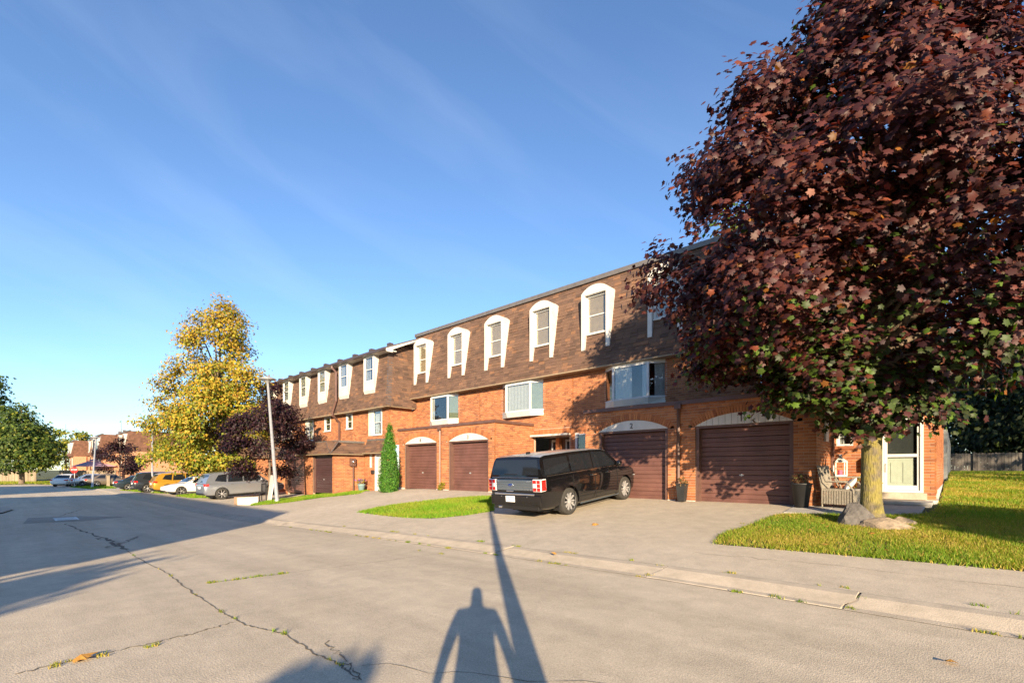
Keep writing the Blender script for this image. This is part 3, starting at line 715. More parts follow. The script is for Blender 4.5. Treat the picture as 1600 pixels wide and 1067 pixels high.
for i in range(4):
    xa, xb = F4[i]; h = empty('townhouse', ((xa+xb)/2, 18, 0), 0, HL[i], 'house', 'townhouses with numbered garages')
    h.location = (0, 0, 0); houses.append(h)
    Tm = frame((xa, YM, 0), (1, 0, 0), (0, -1, 0)); ox = lambda x: x-xa
    # main wall
    b0, b1 = BAY[i]; ops = [(ox(b0)+.05, ox(b1)-.05, 4.1, 5.62)]; sold = []
    ga, gb = BOX[i]
    if i == 0: ops += [(ox(-1.5), ox(-.62), .80, 3.0), (ox(-2.53), ox(-2.13), 2.27, 3.0)]
    if i == 1: ops += [(ox(-11.7), ox(-11.0), 2.2, 3.12)]; sold = [(.02, 2.3, 3.16, 3.40)]
    if i == 2: ops += [(ox(-14.0), ox(-11.95), .6, 3.06)]; sold = [(ox(-14.0), 5.73, 3.14, 3.38)]
    nearf = (lambda a, z: ox(-.66) < a and z < 5.2 and z > .7) if i == 0 else None
    wall(h, (xa, YM, 0), (1, 0, 0), (0, -1, 0), xb-xa, .60, 5.64, ops, (), nearf, soldier=sold)
    # garage box: front, returns, flat roof, flashing
    d0, d1 = GD[i]; rise = .32; zs = 2.87; xc, zc, Rr, am = arch_geo(d0-ga, d1-ga, zs, rise)
    nearg = None
    if i == 0: nearg = lambda a, z: a > d1-ga and z < 3.0
    gw = wall(h, (ga, YG, 0), (1, 0, 0), (0, -1, 0), gb-ga, ZF, 3.56, [(d0-ga, d1-ga, 0, zs)], [(xc, zc, Rr+.11, zs)], nearg)
    Tg = frame((ga, YG, 0), (1, 0, 0), (0, -1, 0))
    voussoirs(gw, Tg, d0-ga, d1-ga, zs, rise, single=(i < 2))
    if i in (0, 2): wall(h, (gb, YG+.03, 0), (0, 1, 0), (1, 0, 0), YM-YG-.03, ZF, 3.56)
    if i in (1, 3): wall(h, (ga, YM, 0), (0, -1, 0), (-1, 0, 0), YM-YG-.03, ZF, 3.56)
    f = MB(); e0, e1 = (.06 if i in (1, 3) else 0), (.06 if i in (0, 2) else 0)
    f.box(ga-e0, gb+e1-(.002 if i in (1, 3) else 0), YG-.06, YG+.10, 3.545, 3.665)
    if e0: f.box(ga-e0, ga+.1, YG+.10, YM-.01, 3.545, 3.662)
    if e1: f.box(gb-.1, gb+e1, YG+.10, YM-.01, 3.545, 3.662)
    f.build('flashing', M['brown_metal'], h)
    f = MB(); f.box(ga+.02, gb-.02, YG+.05, YM, 3.50, 3.60); f.build('garage_roof', M['roof_dark'], h)
    f = MB()
    for (q0, q1) in ((ga, d0), (d1, gb)): f.box(q0+.002, q1-.002, YG-.018, YG+.1, .30, .675)
    f.build('foundation', M['foundation'], h)
    garage_door(h, Tg, d0-ga, d1-ga, .62, zs, rise, '1234'[i], 'brown_door', -.22, grooved=(i == 0))
    # bay window under the mansard
    cur = [(None, ((0, .35, 'c'), (.7, 1, 'c')), ((.3, 1, 'c'),)), (None, ((0, .52, 'c'), (.84, 1, 'c')), ((.35, 1, 'c'),)),  # second bay: right-pane curtain added to stand in for pale reflections
           (((0, 1, 'c'),), ((0, 1, 'c'),), ((0, 1, 'blind'),)), (((.0, .3, 'c'),), ((.0, .12, 'c'),), ((.05, 1, 'blind'),))][i]
    bay_window(h, Tm, ox(b0), ox(b1), 4.03, 5.63, curtains=cur, fm=('cream' if i < 2 else 'white'))
    # mansard
    holes = []
    for (p, q) in DOR[i]: holes.append((ox(p)+.17, ox(q)-.17, (7.04-MB_Z)/mup.z, (8.66-MB_Z)/mup.z))
    nears = (lambda a, hh: a < 3.4 and hh < 2.9) if i == 1 else None
    shingle_face(h, (xa, MB_Y, MB_Z), (1, 0, 0), mup, xb-xa, mh, holes, nears)
    f = MB(); f.box(xa, xb, MB_Y-.03, YM-.02, MB_Z-.05, MB_Z-.004); f.build('soffit', M['soffit'], h)
    f = MB(); f.box(xa, xb, MT_Y-.10, MT_Y+.25, MT_Z-.01, MT_Z+.17); f.build('parapet', M['flashing'], h)
    f = MB(); f.box(xa, xb, MT_Y+.25, 26, 9.1, 9.35); f.build('flat_roof', M['roof_dark'], h)
    f = MB(); f.box(xa+.01, xb-.01, 25.8, 26, .3, 9.1); f.build('rear_wall', M['mortar'], h)
    for di, (p, q) in enumerate(DOR[i]): arched_dormer(h, p, q, 6.41, 8.97, 16.14, ym, 7.06, [[(0, .34, 'c'), (.62, 1, 'c')], [(0, .22, 'c'), (.8, 1, 'c')], [(0, .5, 'c')], [(.05, .95, 'c')]][(i*2+di*3) % 4])
houses[1].rotation_euler = (0, 0, 0)
# downpipes belong to the house whose gutter they drain
for hh, x in ((houses[1], -6.13), (houses[3], -17.58)):
    dp = downpipe(hh, [(x, YG-.05, 3.56), (x, YG-.05, .72), (x-.02, YG-.16, .66)])
    f = MB(); f.box(x-.10, x+.10, YG-.13, YG-.061, 3.42, 3.56); f.build('downpipe_head', M['brown_metal'], dp)
# end house: side wall, front door, small window, shutters, mailbox
h1 = houses[0]
wall(h1, (-.37, YM+.02, 0), (0, 1, 0), (1, 0, 0), 9.5, .96, 9.0)
f = MB(); f.box(-.42, -.352, YM+.9, 26, .2, 1.05); f.build('foundation', M['foundation'], h1)
f = MB(); f.box(-.62, -.335, YM-.03, YM+.8, .3, .80); f.build('foundation', M['foundation'], h1)
f = MB(); f.prism([(YM-.38, MB_Z), (26, MB_Z), (26, MT_Z+.1), (MT_Y, MT_Z+.1)], 'x', -.55, -.36); f.build('mansard_end', M['shingle'], h1)
dr = empty('front_door', parent=h1); Td = frame((-1.5, YM, 0), (1, 0, 0), (0, -1, 0)); W_ = .88
q = MB(Td); q.box(.0, .07, -.12, .02, .98, 3.0).box(W_-.07, W_, -.12, .02, .98, 3.0).box(.07, W_-.07, -.12, .02, 2.92, 3.0).box(.07, W_-.07, -.12, .02, .98, 1.04); q.build('door_frame', M['vinyl'], dr)
q = MB(Td); q.box(.075, .13, -.05, -.01, 1.04, 2.92).box(W_-.13, W_-.075, -.05, -.01, 1.04, 2.92).box(.13, W_-.13, -.05, -.01, 1.93, 2.01).box(.13, W_-.13, -.05, -.01, 1.045, 1.17).box(.13, W_-.13, -.05, -.01, 2.8, 2.92); q.build('storm_door', M['vinyl'], dr)
q = MB(Td); q.box(.13, W_-.13, -.035, -.03, 1.17, 1.93).box(.13, W_-.13, -.035, -.03, 2.01, 2.8); q.build('pane', M['storm_glass'], dr)
q = MB(Td); q.box(.09, W_-.2, -.11, -.09, 1.04, 1.95).box(.09, W_-.2, -.11, -.09, 1.95, 2.9)
for a in (.2, .46): q.box(a, a+.17, -.088, -.078, 1.24, 1.78)
q.build('inner_door', M['white'], dr)
q = MB(Td); q.box(.13, W_-.2, -.088, -.086, 1.98, 2.75); q.build('door_glass', M['room'], dr)
q = MB(Td); q.tube([(.10, .0, 1.75), (.10, .05, 1.73), (.10, .05, 1.55), (.10, 0, 1.53)], .008, 6); q.build('door_handle', M['black'], dr)
q = MB(); q.box(-1.62, -.55, YM-.14, YM+.02, .80, .975); q.build('door_sill', M['concrete'], h1)
window(h1, Tm := frame((-2.53, YM, 0), (1, 0, 0), (0, -1, 0)), 0, .40, 2.27, 2.99, -.04, .05, 'vinyl', [(0, .4, 'c')], True, .25, .04, False)
q = MB(); q.box(-2.56, -2.1, YM-.035, YM, 2.17, 2.26); q.build('brick_sill', M['brick'], h1)
q = MB(); q.box(-1.93, -1.66, YM-.12, YM-.002, 1.55, 1.86); q.prism([(YM-.14, 1.86), (YM-.002, 1.92), (YM-.002, 1.86)], 'x', -1.94, -1.65)
tag(q.build('mailbox', M['black']), 'black wall mailbox beside the white front door', 'mailbox')
q = MB(); q.box(-2.572, -2.53, 15.0, 15.35, 2.35, 3.02); tag(q.build('wall_plaque', M['vinyl']), 'weathered white board on the garage side wall', 'board')
q = MB(); q.box(-2.56, -2.50, 15.9, 15.98, .9, 3.4); q.build('downpipe', M['brown_metal'], h1)
# recessed entry of number 3 and small window of number 2
en = empty('entrance', parent=houses[2])
q = MB(); q.box(-14.02, -11.95, YM-.22, YM+1.2, 3.05, 3.13); q.build('porch_soffit', M['white'], en)
q = MB(); q.box(-14.02, -11.95, YM+1.15, YM+1.25, .5, 3.05); q.build('porch_back', M['brown_metal'], en)
q = MB(); q.box(-12.0, -11.93, YM+.01, YM+1.15, .5, 3.05); q.build('porch_side', M['mortar'], en)
for (a, b) in ((-13.75, -13.3), (-12.95, -12.1)):
    q = MB(); q.box(a, b, YM+1.0, YM+1.1, .7, 2.95); q.build('door_frame', M['vinyl'], en)
    q = MB(); q.box(a+.1, b-.1, YM+.985, YM+.999, 1.8, 2.85); q.build('door_glass', M['room'], en)
q = MB(); q.box(-13.2, -13.0, YM+.6, YM+.8, .6, 3.0); q.build('porch_post', M['brick'], en)
window(houses[1], frame((-11.7, YM, 0), (1, 0, 0), (0, -1, 0)), 0, .7, 2.2, 3.12, -.04, .09, 'vinyl', None, False, .3, .04, False)

# ------------------------------------------------------------------ older block beyond: three houses with boxed dormers
YB, YBG, XR = 14.89, 12.9, -23.27
LM_Y, LM_Z, LT_Y, LT_Z = 14.49, 5.12, 14.86, 8.16
lsl = Vector((0, LT_Y-LM_Y, LT_Z-LM_Z)); lh = lsl.length; lup = lsl.normalized()
U3 = [(-29.25, XR), (-35.25, -29.25), (-41.2, -35.25)]
LL = ['brown mansard townhouse with cedar, flowers and a meter box beside its entrance', 'brown mansard townhouse with dark garage behind the small purple tree', 'brown mansard townhouse mostly hidden by the yellow tree']
for i, (xa, xb) in enumerate(U3):
    h = empty('townhouse', (0, 0, 0), 0, LL[i], 'house', 'townhouses with boxed white dormers'); ox = lambda x: x-xa
    T = frame((xa, YB, 0), (1, 0, 0), (0, -1, 0)); zf = interp((xa+xb)/2, FLOORZ)-.1
    wins = {0: [(-25.45, -24.0, 3.58, 5.1, True), (-28.15, -27.36, 4.1, 5.1, False)], 1: [(-31.1, -30.2, 4.12, 5.1, False), (-34.0, -32.75, 3.6, 5.1, True)], 2: [(-37.2, -36.4, 4.1, 5.1, False), (-40, -38.8, 3.6, 5.1, True)]}[i]
    ops = [(ox(a), ox(b), c, d) for a, b, c, d, _ in wins]
    if i == 0: ops += [(ox(-24.75), ox(-23.8), .3, 2.55), (ox(-25.35), ox(-25.1), 1.7, 2.55)]
    w_ = wall(h, (xa, YB, 0), (1, 0, 0), (0, -1, 0), xb-xa, zf, 5.12, ops)
    if i == 0: wall(h, (XR, YB+.02, 0), (0, 1, 0), (1, 0, 0), YM-YB+.2, 3.0, 5.12)
    for a, b, c, d, shut in wins:
        if shut:
            window(h, T, ox(a)+.42, ox(b)-.05, c, d, -.03, .07, 'vinyl', [(0, .5, 'c')], True)
            q = MB(T); q.box(ox(a), ox(a)+.40, -.06, .03, c-.02, d); q.build('shutter', M['cream'], h)
        else: window(h, T, ox(a), ox(b), c, d, -.03, .08, 'vinyl', [(.5, 1, 'c')], True)
    # garages, in a projecting box with a shingled apron roof
    g0, g1 = {0: (-29.25, -25.9), 1: (-32.6, -29.25), 2: (-41.1, -37.4)}[i]; d0, d1 = {0: (-28.5, -26.0), 1: (-32.2, -29.7), 2: (-40.6, -38.1)}[i]
    zg = interp((g0+g1)/2, FLOORZ)+.0
    wall(h, (g0, YBG, 0), (1, 0, 0), (0, -1, 0), g1-g0, zg-.1, 2.62, [(d0-g0, d1-g0, -2, zg+2.28)])
    Tg = frame((g0, YBG, 0), (1, 0, 0), (0, -1, 0))
    garage_door(h, Tg, d0-g0, d1-g0, zg+.02, zg+2.28, .02, None, 'brown_door_shaded' if i == 0 else 'brown_door', -.15)
    if i == 0: wall(h, (g1, YBG+.02, 0), (0, 1, 0), (1, 0, 0), YB-YBG-.02, 0.0, 2.62)
    if i in (1, 2): wall(h, (g0, YB, 0), (0, -1, 0), (-1, 0, 0), YB-YBG-.02, zg-.2, 2.62)
    if i == 2: wall(h, (g1, YBG+.02, 0), (0, 1, 0), (1, 0, 0), YB-YBG-.02, zg-.2, 2.62)
    av = Vector((0, .5, .72)).normalized(); al = math.hypot(.5, .72)
    e1 = .36 if i in (0, 2) else 0; e0 = .36 if i in (1, 2) else 0
    shingle_face(h, (g0-e0, YBG-.36, 2.5), (1, 0, 0), av, g1-g0+e0+e1, al, name='apron_roof', back=.05)
    if e1: shingle_face(h, (g1+.36, YBG-.36, 2.5), (0, 1, 0), (-.5, 0, .72), YB-YBG+.36, al, name='apron_roof', back=.05)
    f = MB(); f.box(g0-e0+.03, g1+e1-.03, YBG-.33, YB-.02, 2.44, 2.50); f.build('soffit', M['soffit'], h)
    f = MB(); f.box(g0, g1, YBG+.12, YB-.02, 3.14, 3.26); f.build('garage_roof', M['flashing'], h)
    if i == 0:
        shingle_face(h, (g1+.37, YB-.44, 2.56), (1, 0, 0), Vector((0, .40, .72)), XR-g1-.37, .82, name='apron_roof', back=.05)
        f = MB(); f.prism([(YB-.46, 2.52), (YB-.02, 2.52), (YB-.02, 3.34), (YB-.06, 3.34)], 'x', XR+.001, XR+.06); f.build('rake_board', M['white'], h)
        f = MB(); f.box(g1+.38, XR, YB-.08, YB-.005, 3.26, 3.36); f.build('flashing', M['flashing'], h)
        f = MB(); f.box(g1+.38, XR-.002, YB-.42, YB-.02, 2.50, 2.55); f.build('soffit', M['soffit'], h)
        dd = empty('front_door', parent=h); q = MB(T); q.box(ox(-24.75), ox(-24.65), -.1, .03, .32, 2.5).box(ox(-23.9), ox(-23.8), -.1, .03, .32, 2.5).box(ox(-24.65), ox(-23.9), -.1, .03, 2.4, 2.5); q.build('door_frame', M['vinyl'], dd)
        q = MB(T); q.box(ox(-24.65), ox(-23.9), -.09, -.05, .34, 2.4); q.build('door_leaf', M['vinyl'], dd)
        q = MB(T); q.box(ox(-24.5), ox(-24.05), -.049, -.04, 1.4, 2.2); q.build('door_glass', M['glass'], dd)
        window(h, T, ox(-25.35), ox(-25.1), 1.7, 2.5, -.03, .05, 'vinyl', None, False, .2, .03, False)
    # mansard with boxed dormers, eaves and gutter
    dors = {0: (-25.4, -28.4), 1: (-31.3, -34.2), 2: (-37.1, -40)}[i]
    holes = [(ox(a)+.1, ox(a)+1.05, (6.2-LM_Z)/lup.z, lh) for a in dors]
    LW = xb-xa+(.40 if i == 0 else 0)
    shingle_face(h, (xa, LM_Y, LM_Z), (1, 0, 0), lup, LW, lh, [q_ for q_ in holes], hi=(lambda hh: LW-.37*hh/lh) if i == 0 else None)
    if i == 0:
        shingle_face(h, (XR+.4, LM_Y, LM_Z), (0, 1, 0), (-.37, 0, 3.04), 2.6, 4.05, name='end_mansard', back=.1, lo=lambda hh: .37*min(1, hh/lh), hmax=lambda a: 2.98+max(0, a-.3)*.47)
        f = MB(); f.box(XR+.01, XR+.37, LM_Y+.02, YM-.1, LM_Z-.05, LM_Z-.004); f.build('soffit', M['soffit'], h)
    f = MB(); f.box(xa, xb, LM_Y-.02, YB-.01, LM_Z-.06, LM_Z-.006); f.build('soffit', M['soffit'], h)
    xe = xb+(.45 if i == 0 else 0)
    f = MB(); f.box(xa, xe, LM_Y-.10, LT_Y+.2, 8.13, 8.18); f.build('eaves', M['white'], h)
    f = MB(); f.box(xa, xe, LM_Y-.22, LM_Y-.10, 8.13, 8.27); f.build('gutter', M['dark_gutter'], h)
    f = MB(); f.prism([(LM_Y-.12, 8.22), (LM_Y-.12, 8.30), (16.5, 9.18), (24, 9.2), (24, 8.9), (16.5, 8.9)], 'x', xa, xe); f.build('roof', M['roof_dark'], h)
    if i == 0:
        f = MB(); f.prism([(LM_Y-.1, 8.12), (LM_Y-.1, 8.22), (16.5, 9.10), (16.5, 9.03), (LM_Y+.35, 8.24), (LM_Y+.3, 8.06), (LM_Y-.05, 8.06)], 'x', xe-.02, xe+.02); f.build('rake_board', M['white'], h)
    for k in range(3): x = xa+1+k*2.0; f = MB(); f.box(x, x+.3, 15.35, 15.6, 8.6, 8.92); f.build('roof_vent', M['dark_gutter'], h)
    for a in dors:
        d = empty('dormer', parent=h); yf = LM_Y+.02
        f = MB(); f.prism([(yf+.1, 5.9), (yf, 6.15), (yf, 8.14), (LT_Y+.1, 8.14), (LM_Y+.10, 5.9)], 'x', a, a+.06); f.prism([(yf+.1, 5.9), (yf, 6.15), (yf, 8.14), (LT_Y+.1, 8.14), (LM_Y+.10, 5.9)], 'x', a+1.09, a+1.15); f.build('cheek', M['white'], d)
        f = MB(); f.prism([(yf+.1, 5.9), (yf+.004, 6.15), (yf+.004, 6.62), (yf+.1, 6.62)], 'x', a+.06, a+1.09); f.build('apron_board', M['white'], d)
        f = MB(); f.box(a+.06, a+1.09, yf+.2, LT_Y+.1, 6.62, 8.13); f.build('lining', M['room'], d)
        window(d, frame((a, yf, 0), (1, 0, 0), (0, -1, 0)), .07, 1.08, 6.63, 8.12, -.03, .09, 'vinyl', [(0, .5, 'c')], True, .1, .028, False)
    if i == 0:
        downpipe(h, [(-28.9, LM_Y-.16, 8.12), (-28.9, LM_Y-.16, 8.0), (-28.55, LM_Y-.06, 7.7), (-28.55, LM_Y-.06, 5.9), (-28.9, LM_Y-.12, 5.2), (-28.9, LM_Y-.12, 5.0), (-28.9, YB-.08, 4.6), (-28.9, YB-.08, 3.2)], w_=.12)
# ------------------------------------------------------------------ vehicles
def paint(name, col, metal=.0, rough=.28): return mat(name, col, rough, metal, .5, .03, 2, coat=.6)
M['tyre'] = mat('tyre', (.035, .033, .030), .85, var=.3, scale=8)
M['alloy'] = mat('alloy', (.50, .50, .51), .32, .5, var=.05)
M['chrome'] = mat('chrome', (.75, .75, .76), .12, 1, var=0)
M['car_glass'] = mat('tinted_glass', (.012, .014, .018), .04, 0, .7, 0)
M['red_lamp'] = mat('red_lamp', (.55, .012, .01), .15, 0, .5, 0, coat=.5)
M['amber_lamp'] = mat('amber_lamp', (.75, .16, .02), .2, 0, .5, 0)
M['clear_lamp'] = mat('clear_lamp', (.75, .76, .78), .12, .2, .6, 0)
M['plate'] = mat('number_plate', (.78, .79, .80), .5, var=.02)
M['blue'] = mat('emblem_blue', (.01, .04, .22), .25, .2, var=0)
M['trim_black'] = mat('black_trim', (.012, .012, .013), .45, var=.1)
def eval_mesh(o):
    dg = bpy.context.evaluated_depsgraph_get(); me = bpy.data.meshes.new_from_object(o.evaluated_get(dg)); return me
def wheel(parent, x, y, r, wd, side, spokes=10, rim='alloy'):
    w_ = empty('wheel', (x, y, r), parent=parent); s = side; h = wd/2
    t = MB(); t.lathe([(r*.68, -h), (r*.72, -h*1.02), (r*.93, -h), (r*.985, -h*.82), (r, -h*.4), (r, h*.4), (r*.985, h*.82), (r*.93, h), (r*.72, h*1.02), (r*.68, h), (r*.68, -h)], (0, 0, 0), 32, 'y'); t.build('tyre', M['tyre'], w_, smooth=True)
    m = MB(); m.lathe([(r*.71, s*h*.96), (r*.66, s*h*1.0), (r*.63, s*h*.86), (r*.60, s*h*.2), (.02, s*h*.1)], (0, 0, 0), 32, 'y')
    ri = m.build('rim', M['trim_black'] if spokes else M[rim], w_, smooth=True)
    m = MB()
    m.lathe([(r*.71, s*h*.965), (r*.68, s*h*1.01), (r*.66, s*h*.9), (r*.655, s*h*.7)], (0, 0, 0), 32, 'y')
    for k in range(spokes):
        a = 2*math.pi*k/spokes; ca, sa = math.cos(a), math.sin(a); q0, q1 = r*.12, r*.645; w0, w1 = r*.034, r*.055
        P = []
        for q, ww, dep in ((q0, w0, .80), (q1, w1, .92)):
            for e in (-1, 1): P.append((ca*q-sa*ww*e, s*h*dep, sa*q+ca*ww*e))
        P += [(p[0], s*h*.55, p[2]) for p in P]
        m.add(P, [(0, 1, 3, 2), (0, 2, 6, 4), (1, 5, 7, 3), (2, 3, 7, 6)])
    m.lathe([(r*.19, s*h*.6), (r*.18, s*h*.84), (r*.10, s*h*.9), (.001, s*h*.9)], (0, 0, 0), 16, 'y')
    m.build('spokes', M[rim], w_)
    return w_
def car(name, label, loc, heading, sp, group=None):
    """local +x forward, +y left; sp holds the measured shape"""
    c = empty(name, loc, heading, label, 'car', group); body = M[sp['paint']]; hw = sp['W']/2
    # lower body: lofted sections
    st = sp['stations']; V = []; Fc = []; n = 0
    for (x, zb, zt, k) in st:
        w_ = hw*k; zm = zb+(zt-zb)*.5
        half = [(0, zb), (w_*.80, zb), (w_*.93, zb+.03), (w_*.975, zb+.14), (w_, zm), (w_*.992, zt-.20), (w_*.97, zt-.07), (w_*.925, zt-.012), (w_*.80, zt+.008), (w_*.4, zt+.025), (0, zt+.03)]
        ring = half+[(-y, z) for y, z in half[-2:0:-1]]; n = len(ring)
        V += [(x, y, z) for y, z in ring]
    for i in range(len(st)-1):
        for j in range(n): Fc.append((i*n+j, i*n+(j+1) % n, (i+1)*n+(j+1) % n, (i+1)*n+j))
    Fc += [tuple(range(n)), tuple(range((len(st)-1)*n, len(st)*n))]
    m = MB(); m.add(V, Fc); b = linkobj('body', m.mesh('body', True)); ss = b.modifiers.new('s', 'SUBSURF'); ss.levels = 1; ss.render_levels = 1
    me1 = eval_mesh(b); b.modifiers.clear(); b.data = me1
    wr, tw = sp['wr'], sp.get('tw', .23); ax = sp['axles']
    cut_ = MB()
    for x in ax:
        for s in (-1, 1): cut_.lathe([(.001, s*(hw+.2)), (wr*1.13, s*(hw+.2)), (wr*1.13, s*(hw-.34)), (.001, s*(hw-.34))], (x, 0, wr*1.02), 28, 'y')
    cu = linkobj('cutter', cut_.mesh('cutter')); bo = b.modifiers.new('b', 'BOOLEAN'); bo.operation = 'DIFFERENCE'; bo.object = cu; bo.solver = 'EXACT'
    me2 = eval_mesh(b); b.modifiers.clear(); b.data = me2; bpy.data.objects.remove(cu)
    me2.materials.clear(); me2.materials.append(body); me2.shade_smooth()
    try: me2.set_sharp_from_angle(angle=R(38))
    except Exception: pass
    b.parent = c
    # cabin: one shell with glass set on it
    pr = sp['cabin']; wb, wt, zb = sp['wb'], sp['wt'], sp['zb']; zr = max(p[1] for p in pr)
    yy = lambda z: wb+(wt-wb)*(z-zb)/(zr-zb)
    V = []; Fc = []
    for (x, z) in pr:
        V += [(x, yy(zb), zb-.03), (x, yy(z), z), (x, yy(z)*.9, z+.012), (x, yy(z)*.45, z+.028), (x, 0, z+.032), (x, -yy(z)*.45, z+.028), (x, -yy(z)*.9, z+.012), (x, -yy(z), z), (x, -yy(zb), zb-.03)]
    for i in range(len(pr)-1):
        for j in range(8): Fc.append((i*9+j, i*9+j+1, (i+1)*9+j+1, (i+1)*9+j))
    m = MB(); m.add(V, Fc); cb = m.build('cabin', body, c, smooth=True)
    try: cb.data.set_sharp_from_angle(angle=R(30))
    except Exception: pass
    if sp.get('roof'):
        V = []; Fc = []; rp = [p for p in pr if p[1] > zr-.09]
        for (x, z) in rp: V += [(x, yy(z)+.014, z-.085), (x, yy(z)*.97, z+.012), (x, yy(z)*.45, z+.034), (x, 0, z+.038), (x, -yy(z)*.45, z+.034), (x, -yy(z)*.97, z+.012), (x, -yy(z)-.014, z-.085)]
        for i in range(len(rp)-1):
            for j in range(6): Fc.append((i*7+j, i*7+j+1, (i+1)*7+j+1, (i+1)*7+j))
        m = MB(); m.add(V, Fc); m.build('roof', M[sp['roof']], c, smooth=True)
    for poly in sp['side_glass']:
        for s in (-1, 1):
            P = [(x, s*(yy(z)+.006), z) for x, z in poly]; Q = [(x, s*(yy(z)-.01), z) for x, z in poly]; k = len(poly)
            m = MB(); m.add(P+Q, [tuple(range(k)), tuple(range(2*k-1, k-1, -1))]+[(i, (i+1) % k, (i+1) % k+k, i+k) for i in range(k)]); m.build('side_window', M['car_glass'], c)
    for nm, ((xa, za), (xb, zb_)), mg in (('windscreen', sp['front_glass'], .07), ('rear_window', sp['rear_glass'], .07)):
        d = Vector((xb-xa, 0, zb_-za)).normalized(); nn = Vector((-d.z, 0, d.x)); nn = nn if (nn.x > 0) == (nm == 'windscreen') else -nn
        V = []
        for (x, z) in ((xa, za), (xb, zb_)):
            for f in (-1, -.5, 0, .5, 1): V.append((x+nn.x*(.010+.022*(1-abs(f))), f*(yy(z)-mg), z+nn.z*(.010+.022*(1-abs(f)))))
        m = MB(); m.add(V, [(j, j+1, j+6, j+5) for j in range(4)]); m.build(nm, M['car_glass'], c, smooth=True)
    for x in ax:
        for s in (-1, 1): wheel(c, x, s*(hw-tw/2-.03), wr, tw, s, sp.get('spokes', 10), sp.get('rim', 'alloy'))
    m = MB(); m.box(st[0][0]+.5, st[-1][0]-.5, -hw+.37, hw-.37, .16, .5); m.build('underbody', M['trim_black'], c)
    for nm, mt, bx in sp.get('bits', ()):
        m = MB(); m.box(*bx); m.build(nm, M[mt], c, bevel=min(.012, .3*min(bx[1]-bx[0], bx[3]-bx[2], bx[5]-bx[4])))
    for nm, mt, bx in sp.get('pairs', ()):
        for s in (-1, 1):
            y0, y1 = sorted((s*bx[2], s*bx[3])); m = MB(); m.box(bx[0], bx[1], y0, y1, bx[4], bx[5]); m.build(nm, M[mt], c, bevel=min(.015, .3*min(bx[1]-bx[0], y1-y0, bx[5]-bx[4])))
    for s in (-1, 1):                                                       # mirrors
        x, z = sp['mirror']; m = MB(); m.lathe([(.001, -.10), (.07, -.09), (.09, 0), (.07, .09), (.001, .10)], (x, s*(hw+.08), z+.05), 12, 'y'); m.tube([(x, s*(hw-.06), z), (x, s*(hw+.05), z+.03)], .022, 6); m.build('mirror', body, c, smooth=True)
    return c
paint_black = M['paint_black'] = mat('black_car_paint', (.005, .005, .006), .06, 0, .5, 0, coat=.6)
M['paint_silver'] = mat('silver_paint', (.42, .45, .50), .3, .75, .5, .03, coat=.5)
M['paint_silver_roof'] = mat('silver_roof_paint', (.50, .53, .58), .3, .7, .5, .03, coat=.5)
M['paint_white'] = paint('white_car_paint', (.78, .78, .76)); M['paint_gold'] = mat('gold_paint', (.55, .30, .035), .3, .45, .5, .03, coat=.6)
M['paint_dark'] = paint('charcoal_car_paint', (.018, .021, .027)); M['paint_tan'] = mat('tan_paint', (.20, .16, .12), .3, .5, .5, .03, coat=.5)
M['paint_navy'] = paint('dark_teal_car_paint', (.012, .022, .030))
M['tail_panel'] = mat('brushed_tail_panel', (.20, .25, .30), .3, .75, var=.05)

